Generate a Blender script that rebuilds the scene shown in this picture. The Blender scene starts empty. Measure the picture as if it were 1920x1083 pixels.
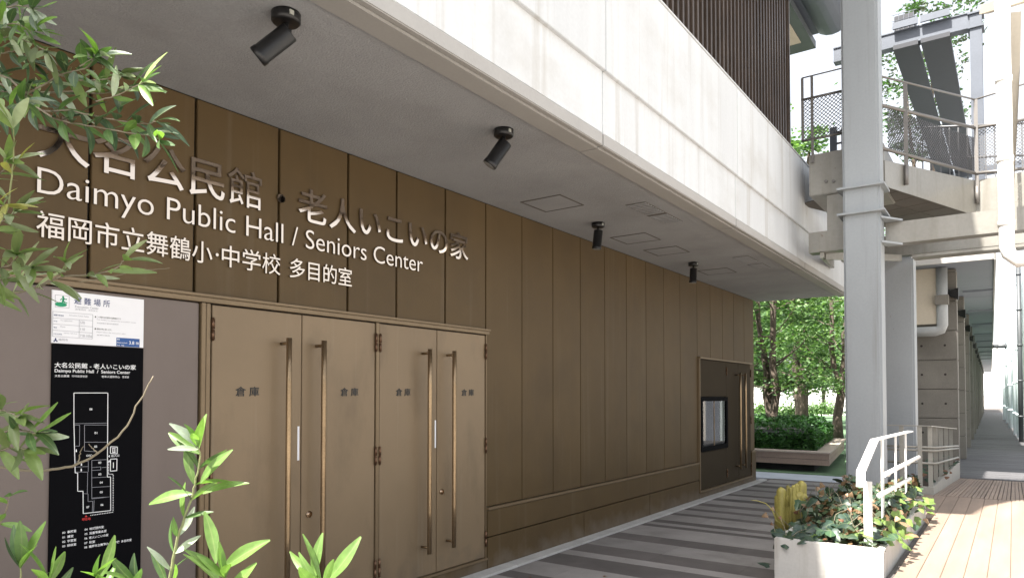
import bpy, bmesh, math, random
from mathutils import Vector, Matrix
R_ = math.radians
S = bpy.context.scene
COL = S.collection
random.seed(7)

# ---------------------------------------------------------------- camera, sky, sun, exposure
EYE = Vector((0, 0, 1.65)); FPX = 1320.0; PITCH = R_(1.5); YAW = R_(35.45)
SHIFT = 740 - 541.5 - FPX * math.tan(PITCH)
cd = bpy.data.cameras.new('camera'); cam = bpy.data.objects.new('camera', cd); COL.objects.link(cam)
cam.location = EYE; cam.rotation_euler = (math.pi / 2 + PITCH, 0, YAW)
cd.sensor_width = 36; cd.lens = FPX / 1920 * 36; cd.shift_y = SHIFT / 1920; cd.clip_start = .05; cd.clip_end = 2000
S.camera = cam
SUN = Vector((-.117, -.517, .848)).normalized()
w = bpy.data.worlds.new('World'); S.world = w; w.use_nodes = True
nt = w.node_tree; bg = nt.nodes['Background']
sky = nt.nodes.new('ShaderNodeTexSky'); sky.sky_type = 'NISHITA'; sky.sun_disc = False
sky.sun_elevation = math.asin(SUN.z); sky.sun_rotation = math.atan2(SUN.x, SUN.y) % (2 * math.pi)
sky.air_density = 1.0; sky.dust_density = 3.5; sky.ozone_density = 1.0
hs = nt.nodes.new('ShaderNodeHueSaturation'); hs.inputs['Saturation'].default_value = .26; hs.inputs['Value'].default_value = 1.15  # thin milky summer haze over the whole sky
nt.links.new(sky.outputs[0], hs.inputs['Color']); nt.links.new(hs.outputs[0], bg.inputs[0]); bg.inputs[1].default_value = .09
sl = bpy.data.lights.new('sun', 'SUN'); sl.energy = 5.0; sl.angle = R_(.6); sl.color = (1, .95, .87)
so = bpy.data.objects.new('sun', sl); COL.objects.link(so); so.rotation_euler = SUN.to_track_quat('Z', 'Y').to_euler()
S.view_settings.view_transform = 'Standard'; S.view_settings.look = 'None'
S.view_settings.exposure = 2.05; S.view_settings.gamma = 1; S.view_settings.use_curve_mapping = False

# ---------------------------------------------------------------- measuring helpers: a sight line met with a plane of the place
_F = Vector((-math.sin(YAW) * math.cos(PITCH), math.cos(YAW) * math.cos(PITCH), math.sin(PITCH)))
_R = Vector((math.cos(YAW), math.sin(YAW), 0)); _U = _R.cross(_F)
def ray(u, v): return _F + _R * ((u - 960) / FPX) - _U * ((v - 541.5 - SHIFT) / FPX)
def onx(u, v, X): d = ray(u, v); return EYE + d * (X / d.x)
def ony(u, v, Y): d = ray(u, v); return EYE + d * (Y / d.y)
def onz(u, v, Z): d = ray(u, v); return EYE + d * ((Z - 1.65) / d.z)
def ond(u, v, D): return EYE + ray(u, v) * D

# ---------------------------------------------------------------- materials
MATS = {}
def mat(name, col, rough=.6, metal=0., bump=0., bs=60., var=.12, vs=2.5, vmap=(1, 1, 1), trans=0., spec=.5, rand=0., coat=0., dist=.004, obj=False, wear=None, dust=None, big=0.):
    if name in MATS: return MATS[name]
    m = bpy.data.materials.new(name); m.use_nodes = True; t = m.node_tree; b = t.nodes['Principled BSDF']
    L = t.links.new; N = t.nodes.new
    geo = N('ShaderNodeTexCoord' if obj else 'ShaderNodeNewGeometry')
    pos = geo.outputs['Object'] if obj else geo.outputs['Position']
    mp = N('ShaderNodeMapping'); mp.inputs['Scale'].default_value = vmap; L(pos, mp.inputs[0])
    n1 = N('ShaderNodeTexNoise'); n1.inputs['Scale'].default_value = vs; n1.inputs['Detail'].default_value = 6; n1.inputs['Roughness'].default_value = .6
    L(mp.outputs[0], n1.inputs[0])
    r = N('ShaderNodeMapRange'); r.inputs[1].default_value = .3; r.inputs[2].default_value = .7
    r.inputs[3].default_value = 1 - var; r.inputs[4].default_value = 1 + var; L(n1.outputs[0], r.inputs[0])
    n2 = N('ShaderNodeTexNoise'); n2.inputs['Scale'].default_value = bs; n2.inputs['Detail'].default_value = 4; L(pos, n2.inputs[0])
    mul = N('ShaderNodeMath'); mul.operation = 'MULTIPLY'
    r2 = N('ShaderNodeMapRange'); r2.inputs[1].default_value = .3; r2.inputs[2].default_value = .7
    r2.inputs[3].default_value = 1 - var * .5; r2.inputs[4].default_value = 1 + var * .5; L(n2.outputs[0], r2.inputs[0])
    L(r.outputs[0], mul.inputs[0]); L(r2.outputs[0], mul.inputs[1])
    last = mul.outputs[0]
    if rand:
        oi = N('ShaderNodeObjectInfo'); r3 = N('ShaderNodeMapRange'); r3.inputs[3].default_value = 1 - rand; r3.inputs[4].default_value = 1 + rand
        L(oi.outputs['Random'], r3.inputs[0]); m3 = N('ShaderNodeMath'); m3.operation = 'MULTIPLY'; L(last, m3.inputs[0]); L(r3.outputs[0], m3.inputs[1]); last = m3.outputs[0]
    vm = N('ShaderNodeVectorMath'); vm.operation = 'SCALE'; vm.inputs[0].default_value = col[:3]; L(last, vm.inputs['Scale'])
    cout = vm.outputs[0]
    for wr in (wear or ()):   # (colour, mapping scale, lo, hi, amount)
        wm = N('ShaderNodeMapping'); wm.inputs['Scale'].default_value = wr[1]; wm.inputs['Location'].default_value = (3.1 * len(t.nodes), 1.7, .4); L(pos, wm.inputs[0])
        wn = N('ShaderNodeTexNoise'); wn.inputs['Scale'].default_value = 1; wn.inputs['Detail'].default_value = 7; wn.inputs['Roughness'].default_value = .62; L(wm.outputs[0], wn.inputs[0])
        wq = N('ShaderNodeMapRange'); wq.inputs[1].default_value = wr[2]; wq.inputs[2].default_value = wr[3]; wq.inputs[4].default_value = wr[4]; L(wn.outputs[0], wq.inputs[0])
        mx = N('ShaderNodeMix'); mx.data_type = 'RGBA'; mx.inputs[7].default_value = (*wr[0], 1); L(wq.outputs[0], mx.inputs[0]); L(cout, mx.inputs[6]); cout = mx.outputs[2]
    if dust:                  # (colour, z top, amount): splash dirt just above the ground
        sx = N('ShaderNodeSeparateXYZ'); L(pos, sx.inputs[0]); dn = N('ShaderNodeTexNoise'); dn.inputs['Scale'].default_value = 5; dn.inputs['Detail'].default_value = 6; L(pos, dn.inputs[0])
        ad_ = N('ShaderNodeMath'); ad_.operation = 'MULTIPLY_ADD'; ad_.inputs[1].default_value = -dust[1] * 1.6; L(dn.outputs[0], ad_.inputs[0]); L(sx.outputs[2], ad_.inputs[2])
        dq = N('ShaderNodeMapRange'); dq.inputs[1].default_value = -dust[1] * .2; dq.inputs[2].default_value = -dust[1] * .8; dq.inputs[4].default_value = dust[2]; L(ad_.outputs[0], dq.inputs[0])
        mx = N('ShaderNodeMix'); mx.data_type = 'RGBA'; mx.inputs[7].default_value = (*dust[0], 1); L(dq.outputs[0], mx.inputs[0]); L(cout, mx.inputs[6]); cout = mx.outputs[2]
    L(cout, b.inputs['Base Color'])
    b.inputs['Roughness'].default_value = rough; b.inputs['Metallic'].default_value = metal
    b.inputs['Specular IOR Level'].default_value = spec; b.inputs['Coat Weight'].default_value = coat
    if bump:
        bp = N('ShaderNodeBump'); bp.inputs['Strength'].default_value = bump; bp.inputs['Distance'].default_value = dist
        L(n2.outputs[0], bp.inputs['Height']); L(bp.outputs[0], b.inputs['Normal'])
        if big:
            n3 = N('ShaderNodeTexNoise'); n3.inputs['Scale'].default_value = 2.2; n3.inputs['Detail'].default_value = 1; L(pos, n3.inputs[0])
            bq = N('ShaderNodeBump'); bq.inputs['Strength'].default_value = 1; bq.inputs['Distance'].default_value = big; L(n3.outputs[0], bq.inputs['Height']); L(bq.outputs[0], bp.inputs['Normal'])
    if trans:
        tr = N('ShaderNodeBsdfTranslucent'); mx = N('ShaderNodeMixShader'); mx.inputs[0].default_value = trans
        vm2 = N('ShaderNodeVectorMath'); vm2.operation = 'MULTIPLY'; vm2.inputs[1].default_value = (1.25, 1.5, .6); L(vm.outputs[0], vm2.inputs[0]); L(vm2.outputs[0], tr.inputs[0])
        L(b.outputs[0], mx.inputs[1]); L(tr.outputs[0], mx.inputs[2]); L(mx.outputs[0], t.nodes['Material Output'].inputs[0])
    MATS[name] = m; return m

BROWN = mat('brown_cladding', (.094, .061, .026), .50, .15, .12, 260, .10, 1.4, spec=.3, rand=.07, dist=.001, big=.006, wear=(((.16, .13, .09), (9, 9, .35), .56, .75, .28), ((.05, .035, .02), (1.3, 1.3, 1.0), .5, .75, .35)), dust=((.17, .14, .11), .28, .55))
TAUPE = mat('taupe_cladding', (.17, .137, .120), .5, .25, .1, 260, .06, 1.2, dist=.001, big=.004, wear=(((.12, .09, .07), (2, 2, .7), .5, .75, .3),))
DOOR = mat('door_paint', (.222, .160, .095), .45, .2, .1, 260, .07, 1.2, spec=.5, dist=.001, rand=.04, big=.005, wear=(((.12, .085, .05), (3, 3, 1.2), .52, .72, .45), ((.30, .25, .18), (14, 14, .5), .6, .75, .25)), dust=((.10, .08, .06), .45, .6))
FRAME = mat('frame_paint', (.20, .145, .085), .42, .45, 0, 60, .06)
DARKU = mat('dark_door_paint', (.042, .030, .016), .7, .0, .08, 260, .08, 1.2, spec=.15, dist=.001)
GAP = mat('shadow_gap', (.018, .014, .01), .8)
BRONZE = mat('handle_bronze', (.30, .215, .13), .3, .85, .05, 90, .25, 5, (1, 1, .4), dist=.001)
HINGE = mat('hinge_bronze', (.15, .085, .05), .4, .7, 0, 60, .3, 20)
STEEL = mat('brushed_letter', (.66, .55, .45), .05, 1., .06, 300, .05, 3, (1, 1, 1), dist=.0005)
LEDGE = mat('letter_edge', (.16, .12, .09), .4, .6)
SOFFIT = mat('stucco_soffit', (.31, .315, .325), .9, 0, .8, 95, .12, .8, dist=.007, wear=(((.18, .175, .17), (.9, .9, 1), .5, .72, .4), ((.35, .35, .35), (2.5, .6, 1), .55, .7, .3)))
LIP = mat('soffit_lip', (.34, .33, .315), .6, 0, .1, 60, .05, 2)
FASCIA = mat('fascia_white', (.56, .575, .585), .55, 0, .05, 40, .06, 1.6, (3, 3, .25), spec=.4, rand=.05, big=.004, wear=(((.30, .27, .22), (7, 7, .30), .56, .74, .5), ((.22, .20, .17), (26, 26, .7), .68, .78, .3), ((.38, .36, .32), (.8, .8, 1.5), .5, .7, .35)))
SEAM = mat('fascia_seam', (.10, .09, .08), .7)
SLAT = mat('louvre_bronze', (.075, .055, .042), .4, .5, 0, 60, .2, 3, rand=.15)
WALLW = mat('upper_wall', (.72, .72, .70), .7)
EAVE = mat('eave_dark', (.07, .08, .085), .5, .2)
TAN = mat('eave_tan', (.42, .36, .28), .7)
BLACK = mat('lamp_black', (.012, .012, .013), .38, .2, .05, 120, .1)
GLASS = mat('lamp_lens', (.25, .27, .28), .08, 0, 0, 10, 0, spec=.8)
COLP = mat('column_paint', (.27, .29, .305), .5, 0, .15, 35, .06, 1.2, (1, 1, .5), dist=.003, big=.006, wear=(((.17, .17, .165), (9, 9, .4), .56, .74, .5), ((.13, .07, .04), (16, 16, 9), .69, .74, .8)), dust=((.15, .13, .11), .5, .6))
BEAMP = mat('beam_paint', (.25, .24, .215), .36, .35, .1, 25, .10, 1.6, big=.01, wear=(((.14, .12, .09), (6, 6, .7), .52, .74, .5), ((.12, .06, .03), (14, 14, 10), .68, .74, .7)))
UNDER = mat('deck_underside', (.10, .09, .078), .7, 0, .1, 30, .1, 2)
RAILW = mat('rail_white', (.80, .80, .78), .45, 0, .05, 50, .05, 4)
RAILG = mat('rail_grey', (.15, .14, .132), .45, .3, 0, 50, .1, 4)
RAILSH = mat('shaded_tan', (.27, .26, .23), .5, .1, 0, 50, .1, 4)  # tan darkened to carry the shade of the far rail and low planter
MESHD = mat('mesh_dark', (.10, .10, .105), .5, .3)
POST = mat('blue_grey_steel', (.07, .08, .10), .5, .1, .05, 30, .12, 2)  # darker than the steel itself, in place of shade on the canopy frame
ROOFD = mat('roof_strip_dark', (.012, .014, .021), .6, 0, .1, 20, .15, 2)
PLANT = mat('planter_paint', (.44, .425, .40), .6, 0, .25, 45, .07, 2.5, dist=.003, wear=(((.22, .19, .15), (8, 8, .6), .54, .74, .55), ((.18, .15, .11), (30, 30, 8), .66, .74, .6)))
SOIL = mat('soil', (.05, .035, .022), .95, 0, .8, 40, .3)
CONC = mat('pillar_concrete', (.145, .135, .118), .85, 0, .3, 40, .14, 1.8, (1, 1, .6), dist=.004)
CANO = mat('canopy_soffit', (.15, .165, .195), .7, 0, .08, 20, .07, .7)
CREAM = mat('cream_panel', (.46, .41, .33), .6, 0, .05, 30, .06, 1)
KERB = mat('kerb_concrete', (.44, .43, .41), .85, 0, .3, 60, .15, 3)
PAVL = mat('paver_light', (.255, .238, .225), .85, 0, .4, 110, .14, 2.2, rand=.10, dist=.002, wear=(((.13, .12, .11), (2.2, 2.2, 1), .52, .72, .45), ((.07, .065, .06), (28, 28, 1), .68, .72, .7)))
PAVD = mat('paver_dark', (.105, .093, .088), .85, 0, .4, 110, .16, 2.2, rand=.14, dist=.002, wear=(((.17, .155, .14), (2.2, 2.2, 1), .52, .72, .35), ((.22, .21, .19), (24, 24, 1), .69, .72, .6)))
PAVB = mat('paver_blue', (.42, .45, .50), .85, 0, .2, 40, .1, 2)
GROUND = mat('ground_concrete', (.36, .34, .31), .9, 0, .2, 20, .12, .6)
JOINT = mat('joint_sand', (.09, .08, .075), .95)
BOARD = mat('deck_board', (.215, .160, .122), .75, 0, .3, 60, .16, 6, (1, .12, 1), rand=.10, dist=.003)
BOARDD = mat('corridor_board', (.078, .076, .08), .7, 0, .3, 60, .16, 6, (.12, 1, 1), rand=.15, dist=.003)
LAWN = mat('lawn', (.09, .16, .08), .9, 0, .5, 80, .25, 2)
PLAZA = mat('plaza', (.62, .60, .55), .9, 0, .1, 20, .08, .3)
WOODK = mat('bench_board', (.30, .22, .18), .7, 0, .2, 40, .14, 5, (.15, 1, 1), rand=.06)
WOODT = mat('bench_top_board', (.42, .35, .30), .7, 0, .2, 40, .1, 5, (.15, 1, 1), rand=.05)
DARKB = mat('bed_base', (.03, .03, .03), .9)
BARK = mat('bark', (.085, .065, .05), .9, 0, 1, 25, .35, 6, (1, 1, .3), dist=.02)
TWIG = mat('olive_twig', (.20, .17, .12), .8, 0, .3, 200, .2, 20)
TWIGG = mat('green_twig', (.20, .22, .10), .7, 0, .2, 200, .2, 20)
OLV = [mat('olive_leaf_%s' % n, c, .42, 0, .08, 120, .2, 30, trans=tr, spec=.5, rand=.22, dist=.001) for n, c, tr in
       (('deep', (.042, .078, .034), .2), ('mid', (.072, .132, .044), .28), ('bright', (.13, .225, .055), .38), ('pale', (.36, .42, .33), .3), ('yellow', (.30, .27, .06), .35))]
IVY = [mat('ivy_leaf_%s' % n, c, .45, 0, .15, 150, .25, 20, trans=tr, rand=.3, dist=.001) for n, c, tr in
       (('deep', (.022, .045, .030), .08), ('mid', (.038, .075, .038), .15), ('lime', (.16, .24, .06), .35), ('dry', (.13, .06, .035), .2), ('tan', (.24, .15, .09), .25))]  # lime holds the sunlit tone of the leaves in its colour
HEDGE = [mat('hedge_leaf_%s' % n, c, .5, 0, 0, 30, .3, 9, trans=.3) for n, c in (('a', (.035, .10, .028)), ('b', (.06, .16, .04)))]
TREE = [mat('tree_leaf_%s' % n, c, .55, 0, 0, 30, .3, 4, trans=.32) for n, c in (('a', (.045, .10, .032)), ('b', (.085, .16, .055)), ('c', (.14, .225, .085)))]
for m_ in OLV + IVY:      # pale midrib along each leaf, from the leaf's own UVs
    t_ = m_.node_tree; b_ = t_.nodes['Principled BSDF']; src = b_.inputs['Base Color'].links[0].from_socket
    uv = t_.nodes.new('ShaderNodeUVMap'); uv.uv_map = 'leaf'; sp_ = t_.nodes.new('ShaderNodeSeparateXYZ'); t_.links.new(uv.outputs[0], sp_.inputs[0])
    a_ = t_.nodes.new('ShaderNodeMath'); a_.operation = 'ABSOLUTE'; t_.links.new(sp_.outputs[0], a_.inputs[0])
    q_ = t_.nodes.new('ShaderNodeMapRange'); q_.inputs[1].default_value = .12; q_.inputs[2].default_value = .02; q_.inputs[4].default_value = .35 if 'olive' in m_.name else .12; t_.links.new(a_.outputs[0], q_.inputs[0])
    x_ = t_.nodes.new('ShaderNodeMix'); x_.data_type = 'RGBA'; x_.inputs[7].default_value = (.34, .38, .16, 1); t_.links.new(q_.outputs[0], x_.inputs[0]); t_.links.new(src, x_.inputs[6]); t_.links.new(x_.outputs[2], b_.inputs['Base Color'])
def leaf_uv(me, us):
    l = me.uv_layers.new(name='leaf')
    for lp in me.loops: l.data[lp.index].uv = us[lp.vertex_index]
YEL = mat('yellow_rubber', (.30, .26, .065), .55, 0, .4, 60, .2, 25, (1, 1, .25), trans=.15, wear=(((.16, .13, .05), (30, 30, 5), .5, .7, .5),))
DUCT = mat('duct_grey', (.30, .31, .31), .6, 0, .05, 20, .06, 1)
TEAL = mat('pale_teal_panel', (.46, .52, .53), .6, 0, .05, 20, .08, 1)
PIPEW = mat('pale_pipe', (.62, .70, .73), .5, 0, .05, 20, .1, 3)
BLKPIPE = mat('dark_pipe', (.05, .055, .06), .5)
SIGNW = mat('sign_white', (.84, .84, .86), .4, 0, 0, 10, .02)
SIGNK = mat('sign_black', (.004, .004, .005), .7, 0, 0, 10, .05, spec=.05)
INKB = mat('ink_navy', (.03, .045, .16), .5, 0, 0, 10, 0)
INKG = mat('ink_grey', (.30, .30, .33), .5, 0, 0, 10, 0)
INKW = mat('ink_white', (.85, .85, .85), .5, 0, 0, 10, 0)
INKGR = mat('ink_green', (.0, .30, .13), .5, 0, 0, 10, 0)
INKR = mat('ink_red', (.55, .02, .02), .5, 0, 0, 10, 0)
INKBL = mat('ink_blue', (.02, .09, .30), .5, 0, 0, 10, 0)
INKK = mat('ink_black', (.012, .012, .012), .5, 0, 0, 10, 0)
PAPER = mat('notice_paper', (.32, .33, .30), .6, 0, 0, 10, .06)
def glass_mat():
    m = bpy.data.materials.new('case_glass'); m.use_nodes = True; t = m.node_tree; b = t.nodes['Principled BSDF']
    g = t.nodes.new('ShaderNodeBsdfGlossy'); g.inputs['Roughness'].default_value = .02
    tr = t.nodes.new('ShaderNodeBsdfTransparent'); mx = t.nodes.new('ShaderNodeMixShader')
    f = t.nodes.new('ShaderNodeFresnel'); f.inputs[0].default_value = 1.5
    t.links.new(f.outputs[0], mx.inputs[0]); t.links.new(tr.outputs[0], mx.inputs[1]); t.links.new(g.outputs[0], mx.inputs[2])
    t.links.new(mx.outputs[0], t.nodes['Material Output'].inputs[0]); return m
CGLASS = glass_mat()

# ---------------------------------------------------------------- object helpers
WL = {}
def link(o, parent, origin):
    origin = Vector(origin); COL.objects.link(o)
    if parent: o.parent = parent; o.location = origin - WL[parent.name]
    else: o.location = origin
    WL[o.name] = origin; return o
def tag(o, label=None, cat=None, group=None, kind=None):
    if label: o['label'] = label
    if cat: o['category'] = cat
    if group: o['group'] = group
    if kind: o['kind'] = kind
    return o
def thing(name, label, cat, loc=(0, 0, 0), group=None):
    return tag(link(bpy.data.objects.new(name, None), None, loc), label, cat, group)
class MB:
    def __init__(s): s.v = []; s.f = []; s.m = []; s.smooth = []
    def add(s, vs, fs, mi=0, sm=False):
        k = len(s.v); s.v += [tuple(p) for p in vs]
        for f in fs: s.f.append(tuple(i + k for i in f)); s.m.append(mi); s.smooth.append(sm)
        return s
    def box(s, x0, x1, y0, y1, z0, z1, mi=0):
        if x0 > x1: x0, x1 = x1, x0
        if y0 > y1: y0, y1 = y1, y0
        if z0 > z1: z0, z1 = z1, z0
        v = [(x, y, z) for x in (x0, x1) for y in (y0, y1) for z in (z0, z1)]
        return s.add(v, [(0, 1, 3, 2), (4, 6, 7, 5), (0, 4, 5, 1), (2, 3, 7, 6), (0, 2, 6, 4), (1, 5, 7, 3)], mi)
    def prism(s, poly, z0, z1, mi=0):
        n = len(poly); z1s = z1 if isinstance(z1, (list, tuple)) else [z1] * n; z0s = z0 if isinstance(z0, (list, tuple)) else [z0] * n
        a = sum(poly[i][0] * poly[(i + 1) % n][1] - poly[(i + 1) % n][0] * poly[i][1] for i in range(n))
        if a < 0: poly = poly[::-1]; z0s = z0s[::-1]; z1s = z1s[::-1]
        v = [(p[0], p[1], z0s[i]) for i, p in enumerate(poly)] + [(p[0], p[1], z1s[i]) for i, p in enumerate(poly)]
        f = [tuple(range(n))[::-1], tuple(range(n, 2 * n))] + [(i, (i + 1) % n, n + (i + 1) % n, n + i) for i in range(n)]
        return s.add(v, f, mi)
    def tube(s, pts, rad, n=8, mi=0, cap=True, flat=False):
        pts = [Vector(p) for p in pts]; rr = rad if isinstance(rad, (list, tuple)) else [rad] * len(pts)
        vs = []; fs = []; up = None
        for i, p in enumerate(pts):
            t = (pts[min(i + 1, len(pts) - 1)] - pts[max(i - 1, 0)]).normalized()
            if up is None: up = Vector((0, 0, 1)) if abs(t.z) < .9 else Vector((1, 0, 0))
            a = t.cross(up).normalized(); b = a.cross(t).normalized(); up = b
            for k in range(n):
                th = 2 * math.pi * k / n; vs.append(p + (a * math.cos(th) + b * math.sin(th)) * rr[i])
        for i in range(len(pts) - 1):
            for k in range(n): fs.append((i * n + k, (i + 1) * n + k, (i + 1) * n + (k + 1) % n, i * n + (k + 1) % n))
        s.add(vs, fs, mi, not flat)
        if cap:
            k0 = len(s.v) - len(vs)
            s.f.append(tuple(k0 + j for j in range(n))); s.m.append(mi); s.smooth.append(False)
            s.f.append(tuple(k0 + (len(pts) - 1) * n + j for j in range(n))[::-1]); s.m.append(mi); s.smooth.append(False)
        return s
    def bar(s, p, q, wd, th, side=None, mi=0):
        p = Vector(p); q = Vector(q); t = (q - p).normalized()
        side = Vector(side) if side else (Vector((0, 0, 1)) if abs(t.z) < .9 else Vector((1, 0, 0)))
        a = t.cross(side).normalized(); b = a.cross(t).normalized()
        vs = [e + a * sa * th / 2 + b * sb * wd / 2 for e in (p, q) for sa, sb in ((-1, -1), (1, -1), (1, 1), (-1, 1))]
        return s.add(vs, [(0, 1, 2, 3), (7, 6, 5, 4), (0, 4, 5, 1), (1, 5, 6, 2), (2, 6, 7, 3), (3, 7, 4, 0)], mi)
    def build(s, name, mats, parent=None, origin=(0, 0, 0), bevel=0., seg=2, weld=0.):
        o = Vector(origin); me = bpy.data.meshes.new(name)
        me.from_pydata([(x - o.x, y - o.y, z - o.z) for x, y, z in s.v], [], s.f)
        for m in (mats if isinstance(mats, (list, tuple)) else [mats]): me.materials.append(m)
        me.polygons.foreach_set('material_index', s.m); me.polygons.foreach_set('use_smooth', s.smooth)
        bm = bmesh.new(); bm.from_mesh(me)
        if weld: bmesh.ops.remove_doubles(bm, verts=bm.verts, dist=weld)
        if len(s.f) < 5000: bmesh.ops.recalc_face_normals(bm, faces=bm.faces)
        if bevel:
            es = [e for e in bm.edges if e.is_manifold and e.calc_face_angle(0) > .6]
            bmesh.ops.bevel(bm, geom=es, offset=bevel, segments=seg, affect='EDGES', clamp_overlap=True)
        bm.to_mesh(me); bm.free(); me.update()
        return link(bpy.data.objects.new(name, me), parent, o)
def dup(o, dloc, parent=None, name=None):
    c = o.copy(); COL.objects.link(c); p = parent or o.parent; c.parent = p
    wl = WL[o.name] + Vector(dloc); c.location = wl - (WL[p.name] if p else Vector()); WL[c.name] = wl; return c
def boxo(name, x0, x1, y0, y1, z0, z1, m, parent=None, bevel=0., org=None):
    return MB().box(x0, x1, y0, y1, z0, z1).build(name, m, parent, org or ((x0 + x1) / 2, (y0 + y1) / 2, min(z0, z1)), bevel)

# ---- lettering: glyph outlines turned into meshes on a plane facing +X (text runs along +Y)
def glyph_mesh(s, off=0., ext=.02):
    c = bpy.data.curves.new('t', 'FONT'); c.body = s; c.offset = off; c.extrude = ext; c.resolution_u = 4; c.space_character = 1
    o = bpy.data.objects.new('t', c); COL.objects.link(o); bpy.context.view_layer.update()
    me = o.to_mesh(); vs = [v.co.copy() for v in me.vertices]; fs = [tuple(p.vertices) for p in me.polygons]
    o.to_mesh_clear(); bpy.data.objects.remove(o); bpy.data.curves.remove(c); return vs, fs
def place_text(s, y0, y1, z0, z1, X, thick, off=0.):
    vs, fs = glyph_mesh(s, off, .02)
    xs = [v.x for v in vs]; ys = [v.y for v in vs]; ax, bx, ay, by = min(xs), max(xs), min(ys), max(ys)
    out = []
    for v in vs: out.append((X + (thick if v.z > 0 else 0), y0 + (v.x - ax) / (bx - ax) * (y1 - y0), z0 + (v.y - ay) / (by - ay) * (z1 - z0)))
    return out, fs
def text_obj(name, s, y0, y1, z0, z1, X, m, parent, thick=.0008, off=.0):
    v, f = place_text(s, y0, y1, z0, z1, X, thick, off); f = [q for q in f if all(v[i][0] > X + thick * .5 for i in q)]
    used = sorted({i for q in f for i in q}); ix = {i: n for n, i in enumerate(used)}; v = [v[i] for i in used]; f = [tuple(ix[i] for i in q) for q in f]; return MB().add(v, f).build(name, m, parent, (X, y0, z0))
def letters(s, y0, y1, z0, z1, X, thick, off, parent, cell=None, plain=()):
    if plain:   # characters whose outlines do not survive thickening are set without it
        letters_(s, y0, y1, z0, z1, X, thick, off, parent, cell, lambda k: k not in plain); letters_(s, y0, y1, z0, z1, X, thick, 0, parent, cell, lambda k: k in plain)
    else: letters_(s, y0, y1, z0, z1, X, thick, off, parent, cell, lambda k: True)
def letters_(s, y0, y1, z0, z1, X, thick, off, parent, cell, keep):
    v, f = place_text(s, y0, y1, z0, z1, X, thick, off)
    par = list(range(len(v)))
    def find(a):
        while par[a] != a: par[a] = par[par[a]]; a = par[a]
        return a
    for fc in f:
        for i in fc[1:]: par[find(i)] = find(fc[0])
    isl = {}
    for i in range(len(v)): isl.setdefault(find(i), []).append(i)
    items = [[min(v[i][1] for i in g), max(v[i][1] for i in g), set(g)] for g in isl.values()]; items.sort(key=lambda a: a[0])
    groups = []
    for a, b, g in items:
        if cell:
            k = int(((a + b) / 2 - y0) / cell); hit = [q for q in groups if q[3] == k]
        else:
            k = 0; hit = [q for q in groups if min(b, q[1]) - max(a, q[0]) > .5 * min(b - a, q[1] - q[0])]
        if hit: q = hit[0]; q[0] = min(q[0], a); q[1] = max(q[1], b); q[2] |= g
        else: groups.append([a, b, set(g), k])
    for a, b, g, k in groups:
        if not keep(k): continue
        idx = {i: n for n, i in enumerate(sorted(g))}
        mb = MB()
        for fc in f:
            if fc[0] in g:
                mb.f.append(tuple(idx[i] for i in fc)); side = len({round(v[i][0], 5) for i in fc}) > 1
                mb.m.append(1 if side else 0); mb.smooth.append(False)
        mb.v = [v[i] for i in sorted(g)]
        mb.build('letter', [STEEL, LEDGE], parent, (X, a, z0), weld=.00002)

# ================================================================= GROUND
ground = MB().box(-400, 400, -400, 600, -.6, -.05).build('ground', GROUND); tag(ground, kind='structure')
XW = -4.08
pav = boxo('walkway_bedding', -4.05, 1.0, -4, 21.0, -.05, -.012, JOINT); tag(pav, kind='structure')
# rows of pavers: (start, end, dark?)
rows = []; y = 5.234
edges = [5.234, 5.445, 5.906, 6.328, 6.525, 6.903, 7.364, 7.70, 8.288, 8.446, 8.60, 8.80, 9.245, 9.42, 9.75, 9.93, 10.25, 10.50, 10.9, 11.15, 11.55, 11.75, 12.3, 12.5, 12.9, 13.2, 13.5, 13.75, 14.2, 14.4]
for i in range(len(edges) - 1): rows.append((edges[i], edges[i + 1], i % 2 == 0))
yy = edges[0]; dark = False; back = []
while yy > -3.6:
    h = random.choice((.2, .32, .42, .3)); back.append((yy - h, yy, dark)); yy -= h; dark = not dark
rows = back[::-1] + rows
def paver(x0, x1, y0, y1, dark):
    z = -.001 + random.uniform(-.001, .0015)
    boxo('paving_stone', x0 + .0015, x1 - .0015, y0 + .0015, y1 - .0015, -.0115, z, PAVD if dark else PAVL, pav)
farv = MB(); count = 0
for y0, y1, dk in rows:
    far = y1 < 4.2 or y0 > 13.9
    x = -3.90; first = random.choice((.3, .45, .6, .9)); x1 = x + first
    while x < .9:
        x1 = min(x1, .9)
        if not far and x < -.2 : paver(x, x1, y0, y1, dk); count += 1
        else: farv.box(x + .002, x1 - .002, y0 + .002, y1 - .002, -.0115, -.001, 1 if dk else 0)
        x = x1; x1 = x + .9
o = farv.build('paving_stone_rows', [PAVL, PAVD], pav); tag(o, kind='stuff')
k = MB(); yk = -4
kerb = boxo('kerb_bedding', -4.075, -3.903, -4, 14.0, -.05, -.004, JOINT); tag(kerb, kind='structure')
while yk < 13.9:
    boxo('kerb_stone', -4.0495, -3.905, yk + .002, min(yk + 1.2, 14.0) - .002, -.0035, .022, KERB, kerb, .004); yk += 1.2
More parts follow.
